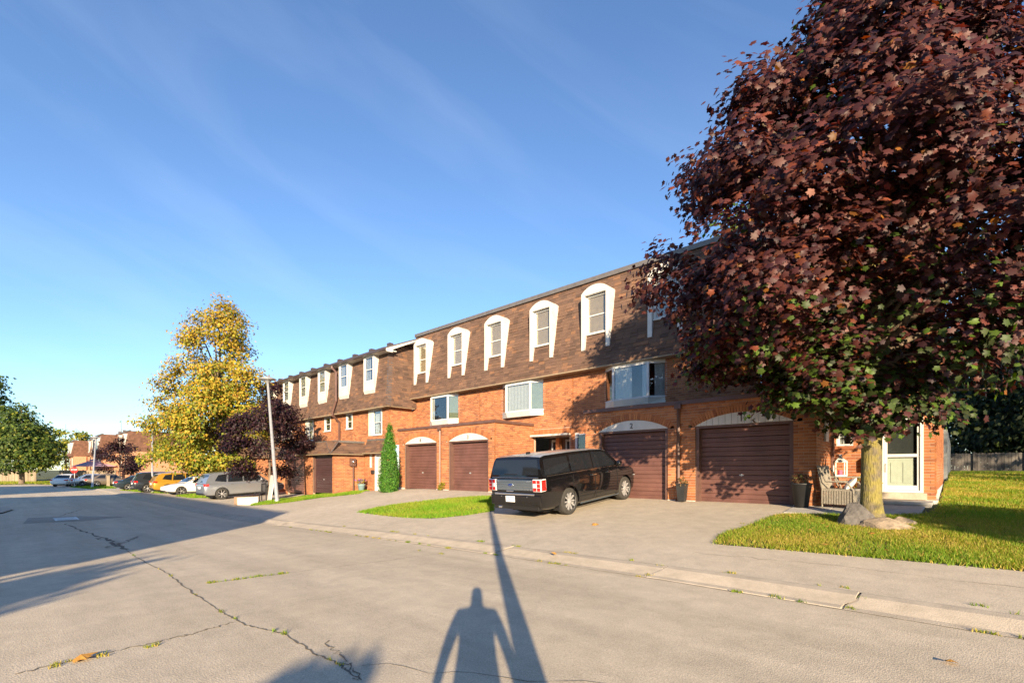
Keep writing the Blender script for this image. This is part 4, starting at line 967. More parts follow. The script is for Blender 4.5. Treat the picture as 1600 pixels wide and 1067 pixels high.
# --- the black boxy family wagon
B = dict(paint='paint_black', roof='paint_silver_roof', W=1.93, wr=.375, tw=.25, axles=(1.4975, -1.4975), spokes=10, rim='alloy',
    stations=[(-2.70, .40, 1.06, .90), (-2.68, .34, 1.13, .955), (-2.58, .27, 1.15, .985), (-2.2, .24, 1.155, 1), (-1.4, .23, 1.15, 1), (-.3, .23, 1.145, 1), (.7, .23, 1.14, 1), (1.15, .23, 1.13, 1), (1.4, .23, 1.10, .995), (1.9, .24, 1.06, .975), (2.25, .27, 1.0, .94), (2.38, .33, .92, .88), (2.42, .42, .80, .82)],
    cabin=[(-2.68, 1.13), (-2.645, 1.32), (-2.59, 1.56), (-2.53, 1.65), (-2.36, 1.69), (-1.2, 1.715), (-.2, 1.715), (.35, 1.69), (.62, 1.63), (.95, 1.39), (1.28, 1.13)], wb=.925, wt=.79, zb=1.13,
    side_glass=[[(-2.50, 1.19), (-1.42, 1.19), (-1.42, 1.625), (-2.43, 1.60)], [(-1.30, 1.19), (-.28, 1.19), (-.28, 1.64), (-1.30, 1.635)], [(-.20, 1.19), (.98, 1.18), (.84, 1.33), (.48, 1.60), (.3, 1.635), (-.20, 1.64)]],
    front_glass=((1.24, 1.16), (.64, 1.62)), rear_glass=((-2.667, 1.20), (-2.575, 1.60)), mirror=(.95, 1.17),
    bits=[('tail_panel', 'tail_panel', (-2.728, -2.69, -.66, .66, .80, 1.075)), ('bumper_strip', 'chrome', (-2.755, -2.70, -.72, .72, .675, .725)),
          ('bumper', 'paint_black', (-2.74, -2.4, -.88, .88, .40, .67)), ('bumper_valance', 'trim_black', (-2.70, -2.4, -.8, .8, .28, .41)),
          ('window_moulding', 'chrome', (-2.70, -2.66, -.84, .84, 1.135, 1.15)), ('grille', 'chrome', (2.38, 2.44, -.7, .7, .62, .82)),
          ('number_plate', 'plate', (-2.757, -2.738, -.02, .30, .485, .645)), ('exhaust', 'chrome', (-2.73, -2.5, .5, .62, .30, .36)), ('latch', 'chrome', (-2.74, -2.71, .02, .28, .762, .795)), ('wiper', 'trim_black', (-2.715, -2.70, -.1, .36, 1.222, 1.238)), ('roof_aerial', 'trim_black', (-2.15, -1.98, -.02, .02, 1.73, 1.79))],
    pairs=[('sill', 'tail_panel', (-1.05, 1.05, .93, .955, .245, .275)), ('sensor', 'chrome', (-2.752, -2.735, .45, .475, .62, .645)), ('door_handle', 'chrome', (-.42, -.2, .955, .988, .985, 1.015)), ('door_handle', 'chrome', (.42, .64, .955, .988, .99, 1.02)), ('belt_moulding', 'chrome', (-2.45, 1.0, .925, .936, 1.155, 1.167)),
           ('headlight', 'clear_lamp', (2.15, 2.40, .58, .86, .68, .86)), ('wheel_arch_lip', 'trim_black', (-1.08, -1.06, .955, .968, .27, .45)), ('mud_flap', 'trim_black', (-1.99, -1.96, .72, .93, .18, .42))])
fy = 9.55
fx, fyy = px2g(884, 803)
flex_loc = (fx-.76, fyy+1.4975, G(fx-.84, fyy+1.5))
flex = car('family_wagon', 'black boxy wagon with silver roof backed towards the street at garage 2', flex_loc, R(90), B)
slope = math.atan2(G(fx, fyy+3)-G(fx, fyy), 3.0)
flex.rotation_euler = Matrix.Rotation(slope, 4, 'X').to_3x3().to_4x4().to_euler() if False else (0, -slope, R(90))
def lamp_cluster(c, s):
    l = MB(); y0, y1 = sorted((s*.665, s*.945)); l.box(-2.735, -2.50, y0, y1, .775, 1.10); lo = l.build('tail_light', M['clear_lamp'], c, bevel=.02)
    for a in range(2):
        for b_ in range(3):
            q = MB(); ya = y0+.022+a*(y1-y0-.02)/2; zz = .795+b_*.098
            if b_ == 1 and a == (0 if s < 0 else 1)*1 and False: continue
            q.box(-2.742, -2.734, ya, ya+(y1-y0)/2-.034, zz, zz+.086); q.build('lens', M['red_lamp'] if b_ != 1 else (M['clear_lamp'] if a == (1 if s < 0 else 0) else M['red_lamp']), lo)
    q = MB(); ys = s*.952; q.box(-2.70, -2.53, min(ys, s*.94), max(ys, s*.94), .80, 1.075); q.build('side_lens', M['red_lamp'], lo)
for s in (-1, 1): lamp_cluster(flex, s)
for k in range(4):
    q = MB(); q.box(-2.734, -2.727, -.655, .655, .835+k*.06, .843+k*.06); q.build('panel_strip', M['chrome'], flex)
for s in (-1, 1):
    for k in range(3):                                                       # pressed grooves of the doors
        q = MB(); q.box(-1.0, .98, min(s*.962, s*.969), max(s*.962, s*.969), .44+k*.09, .446+k*.09); q.build('door_groove', M['trim_black'], flex)
    for x in (-1.33, -.24, 1.0):
        q = MB(); q.box(x, x+.006, min(s*.958, s*.9675), max(s*.958, s*.9675), .32, 1.10); q.build('door_gap', M['trim_black'], flex)
rear = lambda y, z, x=-2.745: Matrix.Translation((x, y, z)) @ Matrix(((0, 0, -1, 0), (-1, 0, 0, 0), (0, 1, 0, 0), (0, 0, 0, 1)))
e = MB(); e.lathe([(.001, .012), (.085, .012), (.095, .006), (.095, -.012)], (0, 0, 0), 28); eo = e.build('emblem', M['chrome'], flex); eo.matrix_local = rear(.12, .945, -2.735) @ Matrix.Diagonal((1, .42, 1, 1))
e = MB(); e.lathe([(.001, .015), (.078, .015), (.082, .008)], (0, 0, 0), 28); e2 = e.build('emblem_oval', M['blue'], eo)
o = linkobj('emblem_lettering', text_mesh('Ford', .07, .002), flex, None, M['chrome']); o.matrix_local = rear(.12, .945, -2.753)
o = linkobj('lettering', text_mesh('FLEX', .065, .003), flex, None, M['chrome']); o.matrix_local = rear(-.50, 1.035, -2.736)
o = linkobj('lettering', text_mesh('SEL', .045, .003), flex, None, M['chrome']); o.matrix_local = rear(.58, 1.04, -2.736)
o = linkobj('lettering', text_mesh('AWD', .04, .003), flex, None, M['chrome']); o.matrix_local = rear(-.55, .815, -2.736)
o = linkobj('plate_lettering', text_mesh('CEBL 752', .085, .002), flex, None, M['blue']); o.matrix_local = rear(.14, .565, -2.759) @ Matrix.Diagonal((.72, 1, 1, 1))

def suv(paint_, L=4.75, W=1.85, H=1.69, hood=.98, **kw):
    h = L/2; r = .36
    d = dict(paint=paint_, W=W, wr=r, tw=.23, axles=(h-.93, -h+.98), spokes=7,
        stations=[(-h, .45, .90, .80), (-h+.03, .38, 1.0, .90), (-h+.14, .30, 1.03, .96), (-h+.6, .26, 1.05, .995), (-.6, .24, 1.05, 1), (.5, .24, 1.03, 1), (h-1.35, .25, hood+.02, .995), (h-.8, .26, hood-.06, .97), (h-.3, .30, hood-.14, .90), (h-.06, .36, hood-.26, .80), (h, .44, hood-.38, .70)],
        cabin=[(-h+.10, 1.02), (-h+.22, 1.28), (-h+.42, H-.10), (-h+.62, H-.035), (-h+1.3, H-.005), (-h+2.1, H), (h-2.05, H-.05), (h-1.85, H-.12), (h-1.45, hood+.22), (h-1.12, hood+.0)], wb=W*.475, wt=W*.385, zb=1.02,
        side_glass=[[(-h+.62, 1.18), (-h+1.25, 1.08), (-h+1.32, H-.12), (-h+.86, H-.16)], [(-h+1.34, 1.08), (-h+2.2, 1.07), (-h+2.2, H-.11), (-h+1.42, H-.12)], [(-h+2.28, 1.07), (h-1.42, 1.06), (h-1.75, H-.24), (h-2.0, H-.13), (-h+2.28, H-.11)]],
        front_glass=((h-1.18, hood+.05), (h-1.84, H-.13)), rear_glass=((-h+.15, 1.10), (-h+.39, H-.13)), mirror=(h-1.6, 1.08),
        bits=[('number_plate', 'plate', (-h-.03, -h+.02, -.16, .16, .72, .86)), ('bumper_valance', 'trim_black', (-h+.0, -h+.2, -.7, .7, .34, .46)), ('grille', 'trim_black', (h-.08, h-.01, -.45, .45, .5, .66))],
        pairs=[('tail_light', 'red_lamp', (-h+.03, -h+.30, W*.36, W*.475, .86, 1.02)), ('headlight', 'clear_lamp', (h-.42, h-.12, W*.27, W*.41, .64, .76)), ('door_handle', 'chrome', (-h+1.45, -h+1.62, W*.49, W*.508, .93, .955)), ('door_handle', 'chrome', (-h+2.45, -h+2.62, W*.49, W*.508, .92, .945)), ('sill', 'trim_black', (-h+1.4, h-1.4, W*.47, W*.495, .24, .30))])
    d.update(kw); return d
def sedan(paint_, L=4.75, W=1.82, H=1.44, **kw):
    h = L/2; r = .33
    d = dict(paint=paint_, W=W, wr=r, tw=.22, axles=(h-.92, -h+1.05), spokes=5,
        stations=[(-h, .46, .84, .76), (-h+.03, .38, .93, .88), (-h+.14, .30, .96, .95), (-h+.7, .24, .97, .99), (-.5, .20, .95, 1), (.6, .20, .93, 1), (h-1.3, .21, .90, .995), (h-.7, .23, .82, .96), (h-.25, .28, .72, .87), (h-.05, .34, .62, .76), (h, .40, .55, .66)],
        cabin=[(-h+.55, .95), (-h+.95, 1.16), (-h+1.35, H-.07), (-h+1.8, H-.01), (-h+2.3, H), (-h+2.75, H-.05), (h-1.75, 1.17), (h-1.25, .92)], wb=W*.465, wt=W*.35, zb=.94,
        side_glass=[[(-h+.95, 1.0), (-h+1.8, .98), (-h+1.85, H-.09), (-h+1.42, H-.12)], [(-h+1.9, .98), (h-1.55, .97), (h-1.85, 1.14), (-h+2.72, H-.11), (-h+1.95, H-.08)]],
        front_glass=((h-1.32, .97), (-h+2.82, H-.09)), rear_glass=((-h+.66, 1.02), (-h+1.3, H-.10)), mirror=(h-1.6, .98),
        bits=[('number_plate', 'plate', (-h-.03, -h+.02, -.16, .16, .66, .80)), ('grille', 'trim_black', (h-.09, h-.012, -.42, .42, .36, .50))],
        pairs=[('tail_light', 'red_lamp', (-h+.01, -h+.24, W*.25, W*.465, .74, .88)), ('headlight', 'clear_lamp', (h-.48, h-.1, W*.25, W*.41, .56, .66)), ('door_handle', 'chrome', (-h+2.0, -h+2.15, W*.49, W*.508, .82, .845))])
    d.update(kw); return d
def park(name, label, sp, pxw, axle, side, heading, group='cars parked in front of the older houses'):
    """stands so that one wheel touches the ground at the spot seen in the photograph"""
    x, y = px2g(*pxw); h = R(heading); f = Vector((math.cos(h), math.sin(h))); l = Vector((-f.y, f.x))
    o = Vector((x, y))-f*sp['axles'][axle]-l*side*(sp['W']/2-.14)
    a, b = o+f*sp['axles'][0], o+f*sp['axles'][1]; za, zb_ = G(a.x, a.y), G(b.x, b.y)
    c = car(name, label, (o.x, o.y, (za+zb_)/2-(sp['axles'][0]+sp['axles'][1])/2*(za-zb_)/(sp['axles'][0]-sp['axles'][1])), h, sp, group)
    c.rotation_euler = (0, -math.atan2(za-zb_, sp['axles'][0]-sp['axles'][1]), h); return c
park('parked_car', 'silver crossover with red tail lights parked next to the white coupe', suv('paint_silver', 4.89, 1.83, 1.69), (347, 780), 1, -1, 92)
park('parked_car', 'white coupe facing the street between the gold and the silver car', sedan('paint_white', 4.63, 1.86, 1.38), (283, 773.5), 0, 1, -84)
park('parked_car', 'gold crossover with dark windows beside the white coupe', suv('paint_gold', 4.52, 1.84, 1.68), (262, 770.5), 1, -1, 90)
park('parked_car', 'charcoal minivan with red tail lights beside the gold car', suv('paint_dark', 5.1, 1.95, 1.75), (231, 769.3), 1, -1, 88)
park('parked_car', 'dark blue-green sedan beside the charcoal minivan', sedan('paint_navy', 4.8, 1.85, 1.45), (201, 766.2), 1, -1, 88)
park('parked_car', 'tan sedan parked near the straight lamp post under the far purple tree', sedan('paint_tan', 4.9, 1.85, 1.47), (151, 760.3), 1, -1, 86)
park('parked_car', 'small silver hatchback partly behind the tan sedan', sedan('paint_silver', 4.3, 1.78, 1.47), (129, 760.0), 1, -1, 90)
park('parked_car', 'white sedan stopped on the road by the stop sign', sedan('paint_white', 4.6, 1.82, 1.5), (111, 760.0), 1, -1, 152, None)
# ------------------------------------------------------------------ trees
MH = [(.16, -.40), (.45, -.36), (.37, -.12), (.64, .10), (.42, .17), (.36, .36), (.20, .27)]
MAPLE = np.array([(0, -.36)]+MH+[(0, .64)]+[(-a, b) for a, b in MH[::-1]])
def leaf_template(kind):
    if kind == 'maple':
        V = np.zeros((17, 3)); V[1:, :2] = MAPLE; V[0] = (0, -.02, .05); V[1:, 2] = -.10*np.abs(MAPLE[:, 0])-.08*np.maximum(0, MAPLE[:, 1])
        F = np.array([(0, 1+i, 1+(i+1) % 16) for i in range(16)]); return V, F
    if kind == 'oval':
        V = np.array([(0, -.5, 0), (.26, -.05, .04), (0, .5, -.04), (-.26, -.05, .04)], float); return V, np.array([(0, 1, 2), (0, 2, 3)])
    V = np.array([(0, -.5, 0), (.42, .02, -.03), (.16, .14, 0), (0, .55, -.06), (-.16, .14, 0), (-.42, .02, -.03)], float)
    return V, np.array([(0, 1, 2), (0, 2, 3), (0, 3, 4), (0, 4, 5)])
def unit(a): return a/np.maximum(1e-9, np.linalg.norm(a, axis=1))[:, None]
def crown(parent, base, prof, nclus, per, size, colfn, seed, kind='maple', spread=.32, inner=.5, droop=.7, lump=.22, mat_='leaf', name='crown', squash=(1, 1), lobes=None):
    rg = np.random.default_rng(seed); pz = np.array([p[0] for p in prof]); pr = np.array([p[1] for p in prof])
    zz = np.linspace(pz[0], pz[-1], 400); wgt = np.interp(zz, pz, pr)**1.35+.05; cz = rg.choice(zz, nclus, p=wgt/wgt.sum()); th = rg.random(nclus)*2*np.pi
    ld = unit(rg.normal(size=(46, 3))); la = rg.uniform(-1, 1, 46)*lump; mid = (pz[0]+pz[-1])/2
    rr = np.interp(cz, pz, pr); d3 = unit(np.c_[np.cos(th)*rr, np.sin(th)*rr, (cz-mid)*.7])
    lum = 1+np.clip((np.exp(12*(d3 @ ld.T-1))*la).sum(1), -.34, .10)
    rho = rr*(1-inner*rg.random(nclus)**2.0)*lum
    cen = np.c_[np.cos(th)*rho*squash[0], np.sin(th)*rho*squash[1], cz]
    outw = unit(np.c_[np.cos(th), np.sin(th), (cz-mid)/(pz[-1]-pz[0])*1.1])
    if lobes:                                                                # foliage gathered on boughs
        nl_, lr0 = lobes; lz = rg.choice(zz, nl_, p=wgt/wgt.sum()); lt = rg.random(nl_)*2*np.pi; lr = np.interp(lz, pz, pr)
        Rl = lr0*rg.uniform(.6, 1.25, nl_)*np.clip(.35+lr/(3*lr0), .3, 1); lrho = np.maximum(0, lr-Rl*.85)*(1-inner*rg.random(nl_)**2.2)*rg.uniform(.86, 1.13, nl_)
        lc = np.c_[np.cos(lt)*lrho, np.sin(lt)*lrho, lz]; lo_ = unit(np.c_[np.cos(lt), np.sin(lt), np.full(nl_, .25)])
        ii = rg.choice(nl_, nclus, p=Rl**2/(Rl**2).sum()); dr_ = unit(rg.normal(size=(nclus, 3))+lo_[ii]*.75+np.array((0, 0, .35)))
        cen = lc[ii]+dr_*(Rl[ii]*rg.uniform(.45, 1.05, nclus))[:, None]*np.array((1, 1, .62)); cen[:, 2] -= .22*np.maximum(0, (dr_*lo_[ii]).sum(1))*Rl[ii]
        outw = unit(dr_*.8+lo_[ii]*.5); rho = np.hypot(cen[:, 0], cen[:, 1]); cz = cen[:, 2]; rr = np.maximum(.3, np.interp(cz, pz, pr))
    n = nclus*per; C_ = np.repeat(cen, per, 0); O_ = np.repeat(outw, per, 0)
    off = rg.normal(0, spread, (n, 3)); off[:, 2] *= .62; P = C_+off; P[:, 2] -= .12*spread*rg.random(n)
    nr = unit(O_*.8+np.array((.22, -.20, .38))+rg.normal(0, .40, (n, 3)))
    tip = np.array((0, 0, -1.0))*droop+O_*.55+rg.normal(0, .4, (n, 3)); tip = unit(tip-nr*(tip*nr).sum(1)[:, None]); sd_ = np.cross(tip, nr)
    T, F = leaf_template(kind); s = size*rg.uniform(.65, 1.2, n)
    curl = rg.uniform(.4, 1.9, n)
    V = P[:, None, :]+s[:, None, None]*(T[None, :, 0:1]*sd_[:, None, :]+T[None, :, 1:2]*tip[:, None, :]+T[None, :, 2:3]*curl[:, None, None]*nr[:, None, :])
    k = len(T); Fa = (F[None]+(np.arange(n)*k)[:, None, None]).reshape(-1, 3)
    depth = 1-np.repeat(rho/np.maximum(.2, rr), per); hgt = (P[:, 2]-pz[0])/(pz[-1]-pz[0])
    col = colfn(rg, n, hgt, depth, np.repeat(rg.random(nclus), per))
    V = V.reshape(-1, 3)+np.array(base)
    o = np_mesh(name, V, Fa, M[mat_], parent, np.repeat(col, k, 0), 'stuff'); return o, cen+np.array(base)
def pal(rg, n, cols, wts):
    c = np.array(cols); i = rg.choice(len(c), n, p=np.array(wts)/sum(wts)); return c[i]*rg.uniform(.7, 1.3, (n, 1))
def purple(rg, n, h, d, cl):
    c = pal(rg, n, [(.034, .011, .014), (.060, .018, .018), (.095, .027, .022), (.11, .040, .030), (.15, .040, .020), (.22, .085, .015)], [20, 30, 28, 12, 8, 1.6])
    g = (rg.random(n) < np.clip((.19-h)*3.6, 0, .62)+np.clip(d-.25, 0, .4)*.5); m = g.sum()
    c[g] = pal(rg, m, [(.05, .085, .012), (.075, .13, .015), (.035, .05, .012)], [3, 2, 3]); return c*(.62+.55*cl[:, None])
def darkpurple(rg, n, h, d, cl): return pal(rg, n, [(.020, .008, .014), (.035, .013, .018), (.055, .022, .022), (.03, .03, .014)], [5, 5, 2, 1])
def yellow(rg, n, h, d, cl):
    c = pal(rg, n, [(.40, .27, .022), (.34, .20, .018), (.28, .235, .022), (.30, .145, .025), (.44, .33, .05)], [4, 2.2, 5, .8, .8])
    g = rg.random(n) < np.clip(.30+(.35-h)*1.2+d*.5, .16, .68); m = g.sum(); c[g] = pal(rg, m, [(.16, .20, .018), (.09, .14, .014), (.24, .25, .02)], [3, 2, 3])
    t_ = (rg.random(n) < np.clip((h-.6)*.9, 0, .35)); c[t_] = pal(rg, t_.sum(), [(.26, .16, .04), (.20, .11, .03), (.17, .15, .03)], [2, 1, 2]); return c
def green(rg, n, h, d, cl): return pal(rg, n, [(.030, .060, .010), (.050, .085, .012), (.085, .12, .014), (.16, .17, .02)], [4, 4, 2, 1.2])*(.7+.6*cl[:, None])
def shaded_green(rg, n, h, d, cl): return pal(rg, n, [(.012, .022, .006), (.020, .032, .008), (.034, .05, .01)], [4, 4, 1])
def olive(rg, n, h, d, cl): return pal(rg, n, [(.14, .17, .02), (.22, .22, .025), (.08, .12, .015), (.30, .26, .03)], [3, 3, 2, 1])
def branches(parent, base, trunk, limbs, nm='trunk', mt='bark', seg=12):
    t = MB(); t.tube([(base[0]+p[0], base[1]+p[1], base[2]+p[2]) for p, r in trunk], [r for p, r in trunk], seg); o = t.build(nm, M[mt], parent, smooth=True)
    b = MB()
    for pts, r0, r1 in limbs: b.tube([(base[0]+p[0], base[1]+p[1], base[2]+p[2]) for p in pts], [r0+(r1-r0)*i/(len(pts)-1) for i in range(len(pts))], 6)
    if limbs: b.build('limbs', M['bark'], o, smooth=True)
    return o
def limbs_to(rg, cen, base, n, z0, z1, r0=.09):
    out = []; idx = rg.choice(len(cen), min(n, len(cen)), replace=False)
    for i in idx:
        e = cen[i]-np.array(base); zb = z0+(z1-z0)*min(1, max(0, (e[2]-z0)/(z1*1.4-z0)))*.8; s = np.array((0, 0, min(zb, e[2])))
        m1 = s+(e-s)*.35+np.array((0, 0, .25))+rg.normal(0, .12, 3); m2 = s+(e-s)*.7+np.array((0, 0, .2))+rg.normal(0, .12, 3)
        out.append(([tuple(s), tuple(m1), tuple(m2), tuple(e)], r0*rg.uniform(.5, 1), .012))
    return out
def tree(label, base, prof, nclus, per, size, colfn, seed, trunk_r, kind='maple', group=None, nl=26, mt='bark', name='maple_tree', **kw):
    t = empty(name, base, 0, label, 'tree', group); z0 = prof[0][0]; z1 = prof[-1][0]
    o, cen = crown(t, (0, 0, 0), prof, nclus, per, size, colfn, seed, kind, **kw)
    rg = np.random.default_rng(seed+99)
    tr = [((0, 0, -.1), trunk_r*1.75), ((.01, 0, .05), trunk_r*1.38), ((.01, 0, .2), trunk_r*1.12), ((.0, .01, .5), trunk_r), ((.02, 0, z0+.3), trunk_r*.93), ((.05, .03, z0+(z1-z0)*.35), trunk_r*.6), ((0, .05, z0+(z1-z0)*.7), trunk_r*.3), ((0, 0, z0+(z1-z0)*.93), .03)]
    branches(t, (0, 0, 0), tr, limbs_to(rg, cen, (0, 0, 0), nl, z0, z1*.8, trunk_r*.45), mt=mt); return t
# lichen-covered trunk of the big maple
mb, tt, bb = new_mat('maple_bark'); bb.inputs['Roughness'].default_value = .95
g_ = N(tt, 'ShaderNodeNewGeometry'); mpp = N(tt, 'ShaderNodeMapping'); mpp.inputs['Scale'].default_value = (1, 1, .22); n1 = N(tt, 'ShaderNodeTexNoise', Scale=46, Detail=7); n2 = N(tt, 'ShaderNodeTexNoise', Scale=5, Detail=5)
tt.links.new(g_.outputs['Position'], mpp.inputs['Vector']); tt.links.new(mpp.outputs['Vector'], n1.inputs['Vector']); tt.links.new(g_.outputs['Position'], n2.inputs['Vector'])
r1 = N(tt, 'ShaderNodeValToRGB'); e_ = r1.color_ramp.elements; e_[0].position, e_[1].position = .38, .62; e_[0].color = (.055, .045, .035, 1); e_[1].color = (.22, .18, .10, 1)
r2 = N(tt, 'ShaderNodeValToRGB'); e_ = r2.color_ramp.elements; e_[0].position, e_[1].position = .38, .58; e_[0].color = (.13, .11, .08, 1); e_[1].color = (.27, .23, .035, 1)
mxx = N(tt, 'ShaderNodeMixRGB'); mxx.inputs['Fac'].default_value = .55; tt.links.new(n1.outputs['Fac'], r1.inputs['Fac']); tt.links.new(n2.outputs['Fac'], r2.inputs['Fac'])
tt.links.new(r1.outputs['Color'], mxx.inputs['Color1']); tt.links.new(r2.outputs['Color'], mxx.inputs['Color2']); tt.links.new(mxx.outputs['Color'], bb.inputs['Base Color'])
bp_ = N(tt, 'ShaderNodeBump', Strength=1, Distance=.03); tt.links.new(n1.outputs['Fac'], bp_.inputs['Height']); tt.links.new(bp_.outputs['Normal'], bb.inputs['Normal']); M['maple_bark'] = mb

TX, TY = px2g(1361, 812)
tree('big purple-leaved maple with a yellow-lichened trunk on the front lawn', (TX, TY, G(TX, TY)), [(2.25, 1.2), (2.6, 2.4), (3.1, 3.0), (3.9, 3.75), (4.7, 4.5), (6.1, 4.7), (6.9, 4.1), (8.1, 3.5), (9.5, 2.35), (10.8, 1.35), (12.4, .3)],
     2900, 32, .116, purple, 23, .185, nl=56, mt='maple_bark', spread=.195, inner=.66, lobes=(215, .92))
x, y = px2g(421, 780.5); tree('young purple maple beside the leaning lamp post', (x, y, G(x, y)), [(1.0, .9), (1.6, 2.0), (2.6, 2.6), (3.8, 2.45), (5.2, 1.6), (6.7, .35)], 560, 26, .15, darkpurple, 12, .07, 'small', nl=24, spread=.2, lobes=(40, .75))
x, y = -41.9, 11.6; tree('tall yellow-leaved autumn tree rising behind the parked cars', (x, y, G(x, y)), [(1.6, 2.4), (2.6, 4.5), (4.6, 5.0), (7.0, 4.7), (9.5, 4.1), (12.0, 2.8), (14.2, 1.5), (15.6, .3)], 2000, 26, .21, yellow, 13, .2, 'small', nl=90, spread=.32, inner=.75, lobes=(190, 1.1), mat_='leaf_matte')
x, y = px2g(187, 757.5); tree('dark purple round tree in front of the far houses', (x, y, G(x, y)), [(1.3, 1.0), (2.0, 2.3), (3.2, 2.8), (4.6, 2.2), (5.9, .5)], 300, 22, .22, darkpurple, 14, .1, 'small', nl=14, spread=.26, lobes=(30, .9))
x, y = px2g(34, 756.3); tree('green broad tree on the far lawn', (x, y, G(x, y)), [(2.0, 1.5), (3.2, 3.4), (5.0, 4.0), (7.5, 3.3), (9.6, 2.1), (11.2, .6)], 620, 24, .40, green, 15, .3, 'small', nl=26, spread=.5, lobes=(40, 1.8), mat_='leaf_matte')
tree('tall mixed green tree at the end of the street', (-121, -3.5, -.4), [(2.5, 3.0), (6, 6.5), (11, 6.5), (17, 4.5), (22, 1.5), (24, .3)], 600, 22, .55, green, 16, .4, 'small', nl=20, spread=.7, lobes=(40, 2.4), mat_='leaf_matte')
FT = [(-175, 12, 15, 6, olive), (-185, 25, 18, 7, green), (-165, 34, 17, 7, olive), (-150, 38, 16, 7, green), (-140, 46, 17.5, 7, olive), (-128, 44, 16.5, 7, green), (-118, 40, 15.5, 7, olive), (-110, 38, 15, 6, yellow)]
FTL = ['yellow-green tree beyond the last far house', 'green tree beyond the last far house, farther back', 'yellow-green tree behind the last far house roof', 'green tree behind the third far house', 'yellow-green tree behind the third far house', 'green tree behind the second far house', 'yellow-green tree behind the nearer far houses', 'golden tree behind the sunlit far end mansard']
for i, (x, y, h_, r_, cf) in enumerate(FT):
    tree(FTL[i], (x, y, -.4), [(2, r_*.5), (4, r_), (h_*.55, r_), (h_*.8, r_*.65), (h_, .4)], 230, 20, .8, cf, 40+i, .3, 'oval', group='trees behind the far houses', nl=8, name='broadleaf_tree', spread=.7, lobes=(16, 2.2), mat_='leaf_matte')
# trees behind the end of the terrace, their shade put into the leaf colour
DL = ['dense dark tree beyond the back fence', 'tallest dense dark tree beyond the back fence', 'dense dark tree behind the pale garden wall', 'low dense dark tree just behind the back fence']
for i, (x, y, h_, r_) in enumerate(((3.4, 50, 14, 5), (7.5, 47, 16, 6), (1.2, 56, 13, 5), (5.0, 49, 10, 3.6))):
    tree(DL[i], (x, y, 1.3), [(.6, r_*.6), (2, r_), (h_*.5, r_), (h_*.8, r_*.6), (h_, .4)], 520, 22, .42, shaded_green, 60+i, .28, 'oval', group='trees beyond the back fence', nl=12, name='broadleaf_tree', spread=.8, lump=.35, mat_='leaf_matte')
tree('green tree top showing just over the terrace roof', (-10.5, 33, .5), [(6, 3), (9, 4.5), (13, 4), (17.2, 2.2), (19.2, .6)], 240, 20, .4, green, 70, .3, 'oval', nl=10, name='broadleaf_tree', spread=.6, lump=.4, mat_='leaf_matte')
# trees out of view whose shade falls into it
for i, (x, y, z0, h_, r_, lab) in enumerate(((12.2, 2.6, 2.6, 5.9, 1.9, 'small tree across the drive shading the lawn'), (22, 13, 2.5, 15, 5.5, 'large tree beside the end lawn'), (4.5, -13.2, 2.0, 5.4, 1.1, 'small tree beside the opposite houses'), (7.0, -8.1, .8, 3.8, .17, 'shrub-like tree behind the photographer'), (24, 22, 2, 15, 6, 'large tree behind the end lawn'))):
    tree(lab, (x, y, G(x, y)), [(z0, r_*.6), (z0+(h_-z0)*.25, r_), (z0+(h_-z0)*.6, r_*.9), (h_, .3)], 260, 20, .34, green, 80+i, .16, 'oval', nl=10, name='broadleaf_tree', spread=min(.28, r_*.4), lump=.3, mat_='leaf_matte')
# columnar cedar by number 4
x, y = px2g(609, 768); cd_ = empty('cedar', (x, y, G(x, y)), 0, 'bright green columnar cedar between the two blocks', 'tree')
def cedarcol(rg, n, h, d, cl): return pal(rg, n, [(.045, .15, .012), (.07, .20, .016), (.03, .10, .01), (.12, .20, .02)], [4, 4, 3, 1])*(.75+.5*cl[:, None])
crown(cd_, (0, 0, 0), [(.03, .42), (.5, .52), (1.0, .49), (1.8, .36), (2.6, .19), (3.3, .03)], 1100, 18, .075, cedarcol, 90, 'oval', spread=.06, inner=.35, droop=-.9, lump=.3, mat_='leaf_matte')
branches(cd_, (0, 0, 0), [((0, 0, -.1), .05), ((0, 0, 1.5), .04), ((0, 0, 3.0), .015)], [])
# ------------------------------------------------------------------ street furniture and small things
def lamp_post(label, base, top_off, h, head=True, r0=.10, r1=.055):
    p = empty('lamp_post', base, 0, label, 'lamp post')
    m = MB(); m.tube([(0, 0, -.1), (0, 0, .12), (top_off[0]*.02, top_off[1]*.02, .14), (top_off[0], top_off[1], h-.25)], [r0*1.25, r0*1.25, r0, r1], 12); m.build('pole', M['steel'], p, smooth=True)
    m = MB(); m.lathe([(.001, .26), (.12, .25), (.40, .14), (.42, .10), (.22, .06), (.09, -.05), (.07, -.10)], (top_off[0], top_off[1], h-.22), 24); m.build('lamp_head', M['steel'], p, smooth=True)
    m = MB(); m.box(-.002-r0, -r0*.2, -.05, .05, .35, .6); m.build('hand_hole', M['steel'], p)
    return p
x, y = px2g(433, 784); lamp_post('leaning grey lamp post beside the young purple maple', (x, y, G(x, y)), (-.36, -.34), 6.55)
x, y = px2g(144, 761.5); lamp_post('pale straight lamp post near the stop sign', (x, y, G(x, y)), (0.1, .3), 5.7)
x, y = px2g(238, 769); lamp_post('grey lamp post in front of the charcoal minivan under the yellow tree', (x, y, G(x, y)), (0, 0), 6.4, r0=.09)
lamp_post('lamp post across the street casting its long shadow on the road', (1.15, -.50, .04), (0, 0), 5.35, r0=.12)
